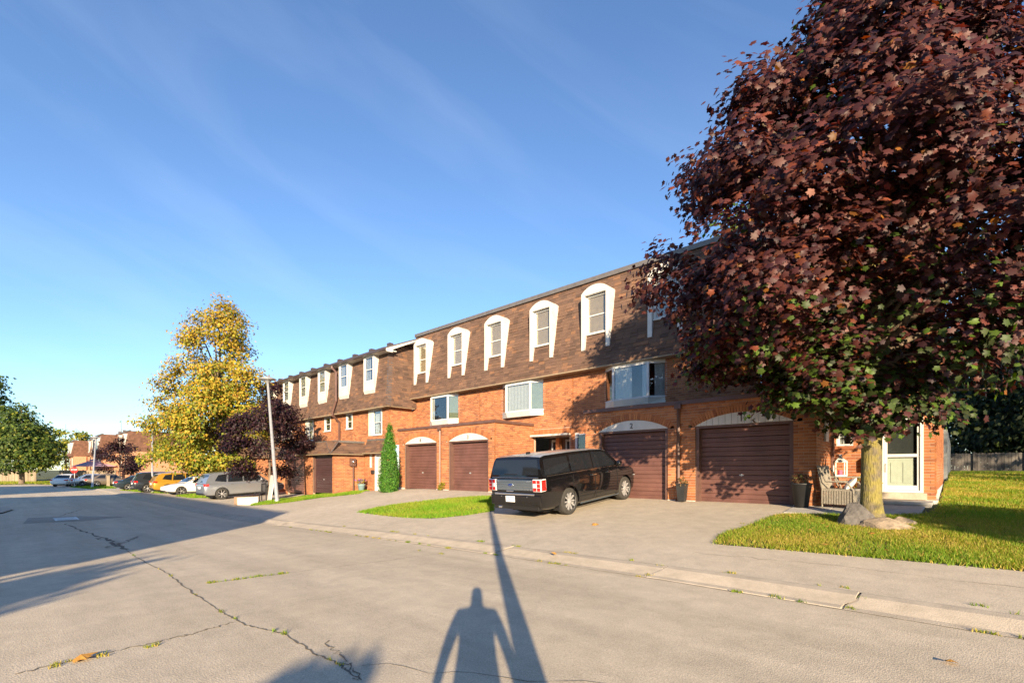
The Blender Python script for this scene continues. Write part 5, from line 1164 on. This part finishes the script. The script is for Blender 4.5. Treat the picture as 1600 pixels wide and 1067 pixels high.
# stop sign
x, y = px2g(116.5, 761); s_ = empty('stop_sign', (x, y, G(x, y)), math.atan2(.6815, .7318)+R(8), 'red stop sign on a thin post beside the white sedan', 'sign')
m = MB(); m.tube([(0, 0, 0), (0, 0, 2.4)], .035, 8); m.build('post', M['steel'], s_)
m = MB(); m.prism([(math.cos(R(22.5+45*k))*.40, 2.05+math.sin(R(22.5+45*k))*.40) for k in range(8)], 'y', -.06, -.045); m.build('sign_plate', M['red_lamp'], s_)
o = linkobj('lettering', text_mesh('STOP', .27, .004), s_, None, M['plate']); o.matrix_local = Matrix.Translation((0, -.066, 2.05)) @ Matrix(((1, 0, 0, 0), (0, 0, -1, 0), (0, 1, 0, 0), (0, 0, 0, 1)))
# wooden stub post by the dark sedan
x, y = px2g(169, 760); m = MB(); m.box(x-.14, x+.14, y-.14, y+.14, G(x, y)-.1, G(x, y)+1.25); m.box(x-.17, x+.17, y-.17, y+.17, G(x, y)+1.25, G(x, y)+1.33)
tag(m.build('wooden_post', M['wood_fence']), 'short pale wooden post beside the dark sedan', 'post')

# things put out at the kerb by the leaning lamp post
M['card'] = mat('raw_chipboard', (.42, .27, .16), .85, var=.1)
x, y = px2g(385, 788); bx = empty('discarded_cabinet', (x, y, G(x, y)), R(-8), 'low white cabinet with a raw brown end lying by the leaning lamp post', 'cabinet')
m = MB(); m.box(-.36, .36, -.48, .48, .0, .40); m.build('carcass', M['white'], bx, bevel=.01)
m = MB(); m.box(-.37, .37, -.51, -.482, 0, .41); m.build('end_panel', M['card'], bx); m = MB(); m.box(-.33, .33, -.45, .45, .402, .412); m.build('back_panel', M['card'], bx)
x, y = px2g(413, 783); pn_ = empty('leaning_panel', (x, y+.25, G(x, y)), R(-10), 'tall white panel with raw brown edge propped against the young tree', 'panel')
m = MB(); m.prism([(-.45, 0), (.45, 0), (.45, 1.45), (-.75, 1.45)], 'y', -.02, .02); o = m.build('board', M['vinyl'], pn_); o.rotation_euler = (R(-9), 0, 0)
m = MB(); m.prism([(-.54, 0), (-.455, 0), (-.755, 1.45), (-.84, 1.45)], 'y', -.021, .021); o = m.build('edge_strip', M['card'], pn_); o.rotation_euler = (R(-9), 0, 0)
x, y = px2g(384, 785); ch = empty('chair', (x+.05, y+.75, G(x, y+.75)), R(15), 'black slat-back chair behind the white cabinet', 'chair')
for (a, b) in ((-.2, -.2), (.2, -.2)): m = MB(); m.box(a-.02, a+.02, b-.02, b+.02, 0, .45); m.build('leg', M['black'], ch)
for a in (-.2, .2): m = MB(); m.box(a-.02, a+.02, .18, .22, 0, .98); m.build('leg', M['black'], ch)
m = MB(); m.box(-.23, .23, -.23, .17, .452, .49); m.build('seat', M['black'], ch, bevel=.008)
m = MB(); m.box(-.18, .18, .185, .215, .92, .98); m.build('top_rail', M['black'], ch)
for k in range(4): m = MB(); m.box(-.14+k*.085, -.115+k*.085, .19, .21, .49, .92); m.build('slat', M['black'], ch)

# meter box, flower pot and mailbox of the older block
m_ = empty('electric_meter', (-25.86, 14.05, interp(-25.9, FLOORZ)), 0, 'brown electric meter box on a pipe on the garage side wall', 'meter')
m = MB(); m.box(-.02, .14, -.17, .17, 1.5, 1.95); m.build('box', M['brown_metal'], m_, bevel=.01)
m = MB(); m.lathe([(.001, .22), (.09, .21), (.10, .14)], (0, 0, 1.75), 16, 'x'); m.build('dial', M['chrome'], m_, smooth=True)
m = MB(); m.tube([(.06, .03, 0), (.06, .03, 1.5)], .04, 8); m.build('conduit', M['brown_metal'], m_)
def colors_flower(c): return lambda rg, n, h, d, cl: pal(rg, n, c, [1]*len(c))
def potted(label, base, r0, r1, h, potm, cols, spread, nclus, size=.06, square=False, zf=.25):
    p = empty('flower_pot', base, 0, label, 'planter'); m = MB(); n = 4 if square else 20
    m.lathe([(.001, 0), (r0, 0), (r1*.97, h-.04), (r1*1.05, h-.035), (r1*1.05, h), (r1*.93, h), (r1*.9, h-.06), (.001, h-.06)], (0, 0, 0), n); o = m.build('pot', M[potm], p, smooth=not square)
    if square: o.rotation_euler = (0, 0, R(45))
    if nclus:
        crown(p, (0, 0, 0), [(h-.05, spread*.7), (h+zf*.5, spread), (h+zf, spread*.5)], nclus, 10, size, colors_flower(cols), int(abs(base[0])*10), 'oval', spread=.05, droop=-.3, mat_='leaf_matte', name='foliage')
    return p
M['pot_blue'] = mat('pale_blue_pot', (.28, .42, .46), .5, var=.08); M['pot_black'] = mat('black_pot', (.022, .023, .025), .55, var=.25, scale=5)
zz = interp(-25.3, FLOORZ)
potted('pale blue pot of purple and yellow flowers by the meter box', (-25.35, 14.35, zz), .15, .22, .42, 'pot_blue', [(.30, .06, .45), (.45, .42, .03), (.10, .16, .02), (.06, .05, .02)], .26, 34, .09, zf=.35)
m = MB(); m.box(-25.02, -24.8, 14.76, 14.885, 1.35, 1.55); tag(m.build('mailbox', M['black']), 'small black mailbox between slim window and white door', 'mailbox')
potted('tall tapered black pot between the garage doors 1 and 2', (-5.92, 13.72, .66), .13, .19, .52, 'pot_black', [(.10, .09, .03), (.16, .10, .04)], .12, 12, .07, True, .18)
potted('wide tapered black pot at the corner of garage 1', (-2.83, 13.66, .655), .15, .235, .60, 'pot_black', [(.12, .07, .03), (.16, .08, .05), (.09, .09, .03)], .17, 18, .07, False, .22)
potted('small weedy plant at the foot of the downpipe by garage 4', (-17.35, 13.9, .63), .03, .04, .05, 'pot_black', [(.28, .24, .02), (.16, .18, .02)], .14, 14, .09, False, .3)

# patio: pavers, step, wicker seats, table, lantern
patio = empty('patio', kind='structure')
px_ = [[-2.55, -1.75, -.95, -.30], [12.72, 13.4, 14.1, 14.8, 15.5, 16.0]]
pv = MB()
for j in range(5):
    for k, (a, b) in enumerate(((-3.02, -2.2), (-2.2, -1.4), (-1.4, -.55))):
        y0, y1 = px_[1][j]+(.0 if k < 1 else .25 if j == 0 else 0), px_[1][j+1]
        if k == 2 and j == 0: y0 = 13.25
        if a < -2.5 and j > 1: a = -2.53
        za, zb_ = G((a+b)/2, y0), G((a+b)/2, y1); q = MB(); q.prism([(y0+.008, za-.05), (y1-.008, zb_-.05), (y1-.008, zb_+.02), (y0+.008, za+.02)], 'x', a+.008, b-.008); q.build('paver', M['paver'], patio, bevel=.008)
m = MB(); m.box(-2.5, -.42, 15.55, YM-.03, .55, .79); 
for k in range(9): q = MB(); q.box(-2.45+k*.225, -2.24+k*.225, 15.50, 15.549, .60, .70); q.build('step_block', M['paver'], patio, bevel=.006)
q = MB(); q.box(-2.5, -.42, 15.50, YM-.02, .712, .785); q.build('step_slab', M['paver'], patio, bevel=.01)
q = MB(); q.box(-2.48, -.44, 15.551, YM-.03, .5, .71); q.build('step_core', M['foundation'], patio)
M['wicker'] = mat('grey_wicker', (.30, .27, .22), .8, var=.25, scale=30, bump=.9, bscale=160)
M['cushion'] = mat('floral_cushion', (.74, .70, .68), .9, var=.1); M['pink'] = mat('pink_wax', (.55, .08, .16), .6, var=.05)
GZ = lambda x, y: G(x, y)+.028
def slatted_side(mb_, a, b, z0, z1, axis_pts): pass
ac = empty('wicker_armchair', (-2.02, 14.05, GZ(-2.0, 14.0)), R(78), 'grey wicker armchair with floral cushion on the patio', 'armchair')
m = MB(); m.box(-.32, .32, -.30, .34, .36, .44); m.build('seat', M['wicker'], ac, bevel=.02)
for s in (-1, 1):
    for k in range(12): q = MB(); q.box(s*.33-.015, s*.33+.015, -.30+k*.055, -.262+k*.055, .07, .40); q.build('skirt_strand', M['wicker'], ac)
    q = MB(); q.tube([(s*.33, -.34, 0), (s*.33, -.33, .42), (s*.34, -.20, .60), (s*.34, .25, .62), (s*.31, .40, .95)], .022, 6); q.build('arm', M['wicker'], ac, smooth=True)
    q = MB(); q.tube([(s*.31, .34, 0), (s*.31, .34, .45)], .02, 6); q.build('leg', M['wicker'], ac)
for k in range(11): q = MB(); q.box(-.30+k*.056, -.262+k*.056, -.33, -.30, .07, .40); q.build('skirt_strand', M['wicker'], ac)
for k in range(11): q = MB(); q.prism([(.335, .44), (.365, .44), (.46, .98), (.43, .98)], 'x', -.30+k*.056, -.258+k*.056); q.build('back_strand', M['wicker'], ac)
q = MB(); q.box(-.32, .32, .425, .465, .96, 1.0); q.build('top_rail', M['wicker'], ac, bevel=.01)
def cushion(label, loc, rot, s=.36):
    q = MB(); n = 10; V = []; 
    for i in range(n+1):
        for j in range(n+1):
            u, v = i/n*2-1, j/n*2-1; t_ = .075*(1-u*u)**.5*(1-v*v)**.5 if abs(u) < 1 and abs(v) < 1 else 0; V.append((u*s/2*(1-.06*(1-abs(v))), v*s/2*(1-.06*(1-abs(u))), t_))
    W2 = [(a, b, -c) for a, b, c in V]; k = n+1
    F = [(i*k+j, i*k+j+1, (i+1)*k+j+1, (i+1)*k+j) for i in range(n) for j in range(n)]
    q.add(V+W2, F+[tuple(x+k*k for x in f[::-1]) for f in F]); o = q.build('cushion', M['cushion'], None, smooth=True); o.location = loc; o.rotation_euler = rot
    q = MB(); q.lathe([(.001, .078), (.05, .077), (.06, .07)], (0, 0, 0), 10); q.build('flower_print', M['pink'], o)
    return tag(o, label, 'cushion')
cushion('white cushion with a pink flower leaning in the wicker armchair', (-1.86, 13.95, GZ(-2, 14)+.56), (R(10), R(-52), R(-8)))
cushion('second patterned cushion tucked behind the patio table', (-1.70, 14.75, GZ(-2, 14)+.56), (R(8), R(-60), R(25)), .32)
ot = empty('wicker_ottoman', (-1.72, 14.75, GZ(-1.9, 14.8)), R(80), 'square grey wicker footstool behind the armchair', 'footstool')
q = MB(); q.box(-.30, .30, -.28, .28, .36, .43); q.build('top', M['wicker'], ot, bevel=.02)
for s in (-1, 1):
    for k in range(11): q = MB(); q.box(s*.285-.012, s*.285+.012, -.27+k*.05, -.235+k*.05, .07, .36); q.build('skirt_strand', M['wicker'], ot)
    for k in range(11): q = MB(); q.box(-.27+k*.05, -.235+k*.05, s*.27-.012, s*.27+.012, .07, .36); q.build('skirt_strand', M['wicker'], ot)
    for s2 in (-1, 1): q = MB(); q.tube([(s*.26, s2*.24, 0), (s*.26, s2*.24, .07)], .02, 6); q.build('leg', M['wicker'], ot)
pt = empty('patio_table', (-2.0, 14.9, GZ(-2, 14.9)), 0, 'small round-edged patio table holding the lantern', 'table')
q = MB(); q.box(-.40, .42, -.30, .30, .70, .735); q.build('tabletop', M['wicker'], pt, bevel=.012)
for s in (-1, 1):
    for s2 in (-1, 1): q = MB(); q.tube([(s*.30, s2*.22, 0), (s*.20, s2*.15, .40), (s*.30, s2*.22, .70)], .018, 6); q.build('leg', M['wicker'], pt)
lz = GZ(-2, 14.9)+.736; la = empty('lantern', (-2.2, 14.85, lz), R(20), 'white candle lantern with a pink candle on the patio table', 'lantern')
q = MB(); q.box(-.13, .13, -.13, .13, 0, .03); q.build('base', M['white'], la)
for s in (-1, 1):
    for s2 in (-1, 1): q = MB(); q.box(s*.12-.012, s*.12+.012, s2*.12-.012, s2*.12+.012, .03, .36); q.build('post', M['white'], la)
q = MB(); q.lathe([(.20, .36), (.19, .385), (.06, .48), (.04, .50), (.001, .505)], (0, 0, 0), 4); o = q.build('roof', M['white'], la); o.rotation_euler = (0, 0, R(45))
q = MB(); q.lathe([(.035, .50), (.045, .53), (.035, .56)], (0, 0, 0), 10); q.build('ring', M['steel'], la)
q = MB(); q.lathe([(.001, .03), (.055, .03), (.055, .16), (.001, .16)], (0, 0, 0), 14); q.build('candle', M['pink'], la, smooth=False)
potted('black pot of yellow-orange flowers on the step behind the table', (-1.80, 15.85, .787), .15, .19, .30, 'pot_black', [(.42, .26, .02), (.26, .10, .02), (.08, .11, .02)], .30, 50, .075, zf=.34)
# stones at the foot of the maple
M['granite'] = mat('dark_granite', (.115, .105, .098), .9, var=.3, scale=14, bump=.8, bscale=40); M['sandstone'] = mat('tan_fieldstone', (.30, .235, .165), .9, var=.3, scale=7, bump=.8, bscale=30)
def stone(label, loc, sx, sy, sz, rz, mt, seed, flat=.6):
    rg = random.Random(seed); bm = bmesh.new(); bmesh.ops.create_icosphere(bm, subdivisions=3, radius=1)
    planes = [(Vector((rg.uniform(-1, 1), rg.uniform(-1, 1), rg.uniform(-.2, 1))).normalized(), rg.uniform(.55, .85)) for _ in range(9)]
    for v in bm.verts:
        for n_, d in planes:
            k = v.co.dot(n_)
            if k > d: v.co -= n_*(k-d)
        v.co += Vector((rg.uniform(-1, 1), rg.uniform(-1, 1), rg.uniform(-1, 1)))*.018
        v.co.x *= sx; v.co.y *= sy; v.co.z *= sz
    me = bpy.data.meshes.new('stone'); bm.to_mesh(me); bm.free(); o = linkobj('stone', me, None, loc, M[mt]); o.rotation_euler = (0, 0, rz); return tag(o, label, 'stone')
sx_, sy_ = px2g(1340, 820); stone('dark grey pointed stone against the maple trunk', (sx_, sy_+.1, G(sx_, sy_)+.08), .42, .30, .40, R(35), 'granite', 3)
sx_, sy_ = px2g(1390, 826); stone('flat tan stone at the foot of the maple', (sx_, sy_+.12, G(sx_, sy_)+.02), .50, .36, .20, R(20), 'sandstone', 5)
sx_, sy_ = px2g(1408, 821); stone('smaller tan stone behind the flat stone', (sx_, sy_+.15, G(sx_, sy_)+.02), .30, .22, .16, R(60), 'sandstone', 8)
# fallen leaves
M['dead_leaf'] = mat('fallen_leaf', (.40, .20, .035), .8, var=.3, scale=20); T_, F_ = leaf_template('maple')
fl = bpy.data.meshes.new('fallen_leaf'); fl.from_pydata([tuple(v*np.array((1, 1, 2.2))) for v in T_], [], [tuple(int(i) for i in f) for f in F_]); fl.materials.append(M['dead_leaf'])
for i, ((a, b), s, lab) in enumerate((((128, 1030), .17, 'orange fallen leaf beside the weedy crack'), ((930, 820), .16, 'orange fallen leaf on the drive behind the black car'), ((866, 871), .10, 'small brown fallen leaf on the kerb'), ((1486, 1037), .09, 'tan fallen leaf on the bare road'), ((1213, 814), .1, 'fallen leaf at the lawn edge'))):
    x, y = px2g(a, b); o = linkobj('fallen_leaf', fl, None, (x, y, G(x, y)+(.09 if 6.45 < y < 7.05 else .03))); o.scale = (s, s, s); o.rotation_euler = (R(14), R(-10), i*1.3); tag(o, lab, 'leaf')

ll = MB(); rgl = random.Random(4)
for k in range(70):
    a_, r_ = rgl.uniform(0, 6.28), rgl.uniform(.3, 3.2); x, y = TX+math.cos(a_)*r_*.9, TY-.3+math.sin(a_)*r_
    if not (-2.9 < x < 1.2 and 9.2 < y < 12.4): continue
    s = rgl.uniform(.05, .09); T3 = Matrix.Translation((x, y, G(x, y)+.06)) @ Matrix.Rotation(rgl.uniform(0, 6), 4, 'Z') @ Matrix.Rotation(rgl.uniform(-.5, .5), 4, 'X'); ll.add([tuple(T3 @ Vector([float(c)*s for c in v])) for v in T_], [tuple(int(i) for i in f) for f in F_])
tag(ll.build('leaf_litter', M['dead_leaf']), 'scattered brown leaf litter on the grass around the maple', 'leaf litter', kind='stuff')
# ------------------------------------------------------------------ fences
def fence(label, a, b, h, zf, mt, wd=.15, gap=.012, cap=False):
    a, b = Vector(a), Vector(b); L = (b-a).length; d = (b-a)/L; f = empty('fence', (a.x, a.y, 0), math.atan2(d.y, d.x), label, 'fence'); n = int(L/wd)
    plank = None
    for k in range(min(n, 300)):
        p = a+d*(k+.5)*wd; z = zf(p.x, p.y)
        if plank is None:
            q = MB(); q.prism([(-wd/2+gap/2, -.15), (wd/2-gap/2, -.15), (wd/2-gap/2, h-.03), (0, h), (-wd/2+gap/2, h-.03)], 'y', -.011, .011); plank = q.mesh('plank'); plank.materials.append(M[mt])
        o = linkobj('plank', plank, f, ((k+.5)*wd, random.uniform(-.004, .004), z+random.uniform(-.02, .02)))
    for k in range(int(L/2.4)+1):
        p = a+d*k*2.4; z = zf(p.x, p.y); q = MB(); q.box(k*2.4-.05, k*2.4+.05, -.13, -.02, z-.2, z+h+.08); q.build('post', M[mt], f)
    return f
fence('shade-coloured plank fence at the back of the end lawn', (-1.5, 45.0), (6.6, 45.0), 1.5, lambda x, y: 1.2, 'wood_shaded', .16)
fence('sunlit wooden plank fence below the far houses', (-93, 11.9), (-104.5, 6.3), 1.9, lambda x, y: -.45, 'wood_fence', .2, .03)
fence('shaded wooden plank fence behind the green tree', (-112, 4.0), (-126, -4), 1.9, lambda x, y: -.4, 'wood_fence', .2, .03)
M['grey_boards'] = mat('grey_boards', (.19, .20, .20), .85, var=.2)
q = MB(); q.box(-.40, -.27, 27.5, 44.9, 1.0, 3.3); tag(q.build('garden_wall', M['grey_boards']), 'grey garden wall beyond the end of the brick side wall', 'wall')
# canopy gazebo behind the far fence
gz = empty('gazebo', (-101.5, 10.3, -.45), R(20), 'purple-grey garden canopy behind the far wooden fence', 'gazebo'); M['canopy'] = mat('canopy_cloth', (.36, .27, .36), .8, var=.06)
for a in (-1.7, 1.7):
    for b in (-1.7, 1.7): q = MB(); q.tube([(a, b, 0), (a, b, 2.6)], .05, 6); q.build('post', M['brown_metal'], gz)
q = MB(); q.add([(-2.1, -2.1, 2.5), (2.1, -2.1, 2.5), (2.1, 2.1, 2.5), (-2.1, 2.1, 2.5), (-.6, -.6, 3.3), (.6, -.6, 3.3), (.6, .6, 3.3), (-.6, .6, 3.3)], [(0, 1, 5, 4), (1, 2, 6, 5), (2, 3, 7, 6), (3, 0, 4, 7), (4, 5, 6, 7), (3, 2, 1, 0)]); q.build('canopy', M['canopy'], gz)
q = MB(); q.add([(-.75, -.75, 3.36), (.75, -.75, 3.36), (.75, .75, 3.36), (-.75, .75, 3.36), (0, 0, 3.75)], [(0, 1, 4), (1, 2, 4), (2, 3, 4), (3, 0, 4), (3, 2, 1, 0)]); q.build('vent_cap', M['canopy'], gz)

# ------------------------------------------------------------------ far row and the houses across the street
M['far_brick'] = M['brick']
def plain_house(label, O, A, Nn, wd, depth, zb, ze, zt, group, dormer=True, end=False, chim=True):
    """brick storeys under a mansard; local x along the front, y outward"""
    T = frame(O, A, Nn); h = empty('townhouse', (0, 0, 0), 0, label, 'house', group)
    q = MB(T); q.box(.004, wd-.004, -depth, 0, zb, ze); q.build('wall', M['brick_wall'], h)
    s = .55
    q = MB(T); e = .3 if end else 0
    V = [(-e, .35, ze), (wd, .35, ze), (wd, .35-s, zt), (0, .35-s, zt), (-e, -depth-.3, ze), (wd, -depth-.3, ze), (wd, -depth+.3, zt), (0, -depth+.3, zt)]
    q.add(V, [(0, 1, 2, 3), (1, 5, 6, 2), (5, 4, 7, 6), (4, 0, 3, 7), (3, 2, 6, 7), (0, 4, 5, 1)]); q.build('mansard', M['shingle_far'], h)
    q = MB(T); q.box(-.02, wd+.0, .35-s-.1, .35-s+.12, zt-.02, zt+.14); q.build('parapet', M['flashing'], h)
    for x in (wd*.27, wd*.73):
        w_ = empty('window', parent=h); q = MB(T); q.box(x-.65, x+.65, -.05, .04, ze-2.0, ze-.35); q.build('frame', M['vinyl'], w_)
        q = MB(T); q.box(x-.55, x+.55, .041, .05, ze-1.9, ze-.45); q.build('pane', M['car_glass'], w_)
        if dormer:
            d = empty('dormer', parent=h); q = MB(T); q.box(x-.55, x+.55, -.35, .30, ze+.55, zt-.35); q.build('surround', M['white'], d)
            q = MB(T); q.box(x-.38, x+.38, .301, .31, ze+.75, zt-.5); q.build('pane', M['car_glass'], d)
    q = MB(T); q.box(wd*.5-1.2, wd*.5+1.2, -.02, .03, zb, zb+2.2); q.build('garage_door', M['brown_door'], h)
    if chim:
        for x in (wd*.3, wd*.8): q = MB(T); q.box(x-.22, x+.22, -3.4, -3.0, zt, zt+.95); q.build('chimney', M['brown_metal'], h)
    q = MB(T); q.box(-.004, .10, .35, .46, zb+.3, ze-.1); q.build('party_wall', M['brick_wall'], h) if not end else None
    return h
def mat_brickwall(name, c0, c1, mor):
    m, t, b = new_mat(name); b.inputs['Roughness'].default_value = .9
    g = N(t, 'ShaderNodeNewGeometry'); sp = N(t, 'ShaderNodeSeparateXYZ'); ad = N(t, 'ShaderNodeMath', operation='ADD'); cb = N(t, 'ShaderNodeCombineXYZ')
    t.links.new(g.outputs['Position'], sp.inputs[0]); t.links.new(sp.outputs['X'], ad.inputs[0]); t.links.new(sp.outputs['Y'], ad.inputs[1]); t.links.new(ad.outputs[0], cb.inputs['X']); t.links.new(sp.outputs['Z'], cb.inputs['Y'])
    k = N(t, 'ShaderNodeTexBrick', Scale=1.0); k.inputs['Color1'].default_value = (*c0, 1); k.inputs['Color2'].default_value = (*c1, 1); k.inputs['Mortar'].default_value = (*mor, 1)
    k.inputs['Brick Width'].default_value = .225; k.inputs['Row Height'].default_value = .08; k.inputs['Mortar Size'].default_value = .012
    t.links.new(cb.outputs[0], k.inputs['Vector']); t.links.new(k.outputs['Color'], b.inputs['Base Color']); return m
M['brick_wall'] = mat_brickwall('far_brick_wall', (.36, .13, .05), (.46, .17, .065), (.5, .37, .26))
M['shingle_far'] = mat('far_shingles', (.14, .068, .043), .95, var=.35, scale=3, bump=.4, bscale=20)
FG = 'brick houses at the far end of the street'
far_lab = ['far townhouse showing its sunlit brown end mansard and orange brick wall', 'far townhouse next in the receding row with white slanting dormers', 'third townhouse of the receding far row', 'last townhouse of the receding far row by the yellow trees']
fx0, fy0 = -91, 13.2
for i in range(4):
    xa = fx0-(i+1)*9.5; plain_house(far_lab[i], (xa, fy0-(i % 2)*1.2-i*.9, 0), (1, 0, 0), (0, -1, 0), 9.4, 10, -.6, 4.3-.1*i, 7.4-.15*i, FG, True, i == 0)
OG = 'houses across the street, behind the photographer'
for i in range(8):
    xb = 3.0-i*6.2-(15.0 if i >= 5 else 0); plain_house('brick house of the opposite row, %s from its open corner by the small tree' % ('first', 'second', 'third', 'fourth', 'fifth', 'sixth', 'seventh', 'eighth')[i], (xb, -13.3, 0), (-1, 0, 0), (0, 1, 0), 6.1, 10, -.6, 5.2, 8.05-.02*i, OG, True, False, False)
# ------------------------------------------------------------------ the photographer, seen only by the shadow
def photographer(loc, face):
    p = empty('person', loc, face, 'standing photographer with arms hanging, behind the camera', 'person')
    J = {'pel': (0, 0, .95), 'bel': (0, 0, 1.12), 'che': (0, .0, 1.32), 'nk': (0, 0, 1.50), 'hd': (0, .01, 1.60), 'ht': (0, .01, 1.76),
         'sl': (.19, 0, 1.44), 'el': (.27, -.01, 1.16), 'wl': (.31, .03, .92), 'hl': (.32, .05, .80), 'sr': (-.19, 0, 1.44), 'er': (-.27, -.01, 1.16), 'wr': (-.31, .03, .92), 'hr': (-.32, .05, .80),
         'pl': (.10, 0, .90), 'kl': (.12, .01, .50), 'al': (.13, -.02, .09), 'tl': (.14, .16, .04), 'pr': (-.10, 0, .90), 'kr': (-.12, .01, .50), 'ar': (-.13, -.02, .09), 'tr': (-.14, .16, .04)}
    Rr = {'pel': (.18, .13), 'bel': (.17, .12), 'che': (.19, .13), 'nk': (.062, .062), 'hd': (.085, .095), 'ht': (.06, .07), 'sl': (.075, .075), 'sr': (.075, .075), 'el': (.05, .05), 'er': (.05, .05), 'wl': (.035, .03), 'wr': (.035, .03), 'hl': (.04, .025), 'hr': (.04, .025),
          'pl': (.10, .11), 'pr': (.10, .11), 'kl': (.065, .07), 'kr': (.065, .07), 'al': (.045, .05), 'ar': (.045, .05), 'tl': (.045, .035), 'tr': (.045, .035)}
    E = [('pel', 'bel'), ('bel', 'che'), ('che', 'nk'), ('nk', 'hd'), ('hd', 'ht'), ('che', 'sl'), ('sl', 'el'), ('el', 'wl'), ('wl', 'hl'), ('che', 'sr'), ('sr', 'er'), ('er', 'wr'), ('wr', 'hr'), ('pel', 'pl'), ('pl', 'kl'), ('kl', 'al'), ('al', 'tl'), ('pel', 'pr'), ('pr', 'kr'), ('kr', 'ar'), ('ar', 'tr')]
    ks = list(J); V = [J[k] for k in ks]; ed = [(ks.index(a), ks.index(b)) for a, b in E]; rad = [Rr[k] for k in ks]
    for s in (-1, 1):                                                        # five fingers each
        hi = ks.index('hl' if s > 0 else 'hr')
        for f in range(5):
            a = len(V); oy = -.035+.02*f; L_ = (.06, .08, .085, .08, .065)[f] if f < 4 else .05
            b0 = (s*.322, .05+oy+.01, .755); b1 = (s*.318, .05+oy+.015, .755-L_)
            if f == 4: b0, b1 = (s*.30, .10, .79), (s*.295, .125, .74)
            V += [b0, b1]; ed += [(hi, a), (a, a+1)]; rad += [(.011, .011), (.008, .008)]
    me = bpy.data.meshes.new('body'); me.from_pydata(V, ed, []); o = linkobj('body', me)
    sk = o.modifiers.new('skin', 'SKIN'); su = o.modifiers.new('s', 'SUBSURF'); su.levels = 1; su.render_levels = 1
    if not me.skin_vertices: me.skin_vertices.new()
    for i, r_ in enumerate(rad): me.skin_vertices[0].data[i].radius = r_
    me.skin_vertices[0].data[0].use_root = True
    m2 = eval_mesh(o); bpy.data.objects.remove(o); o = linkobj('body', m2, p, None, mat('dark_clothes', (.05, .05, .06), .9)); return p
photographer((.215, -.20, G(0, 0)), math.atan2(.6815, .7318))
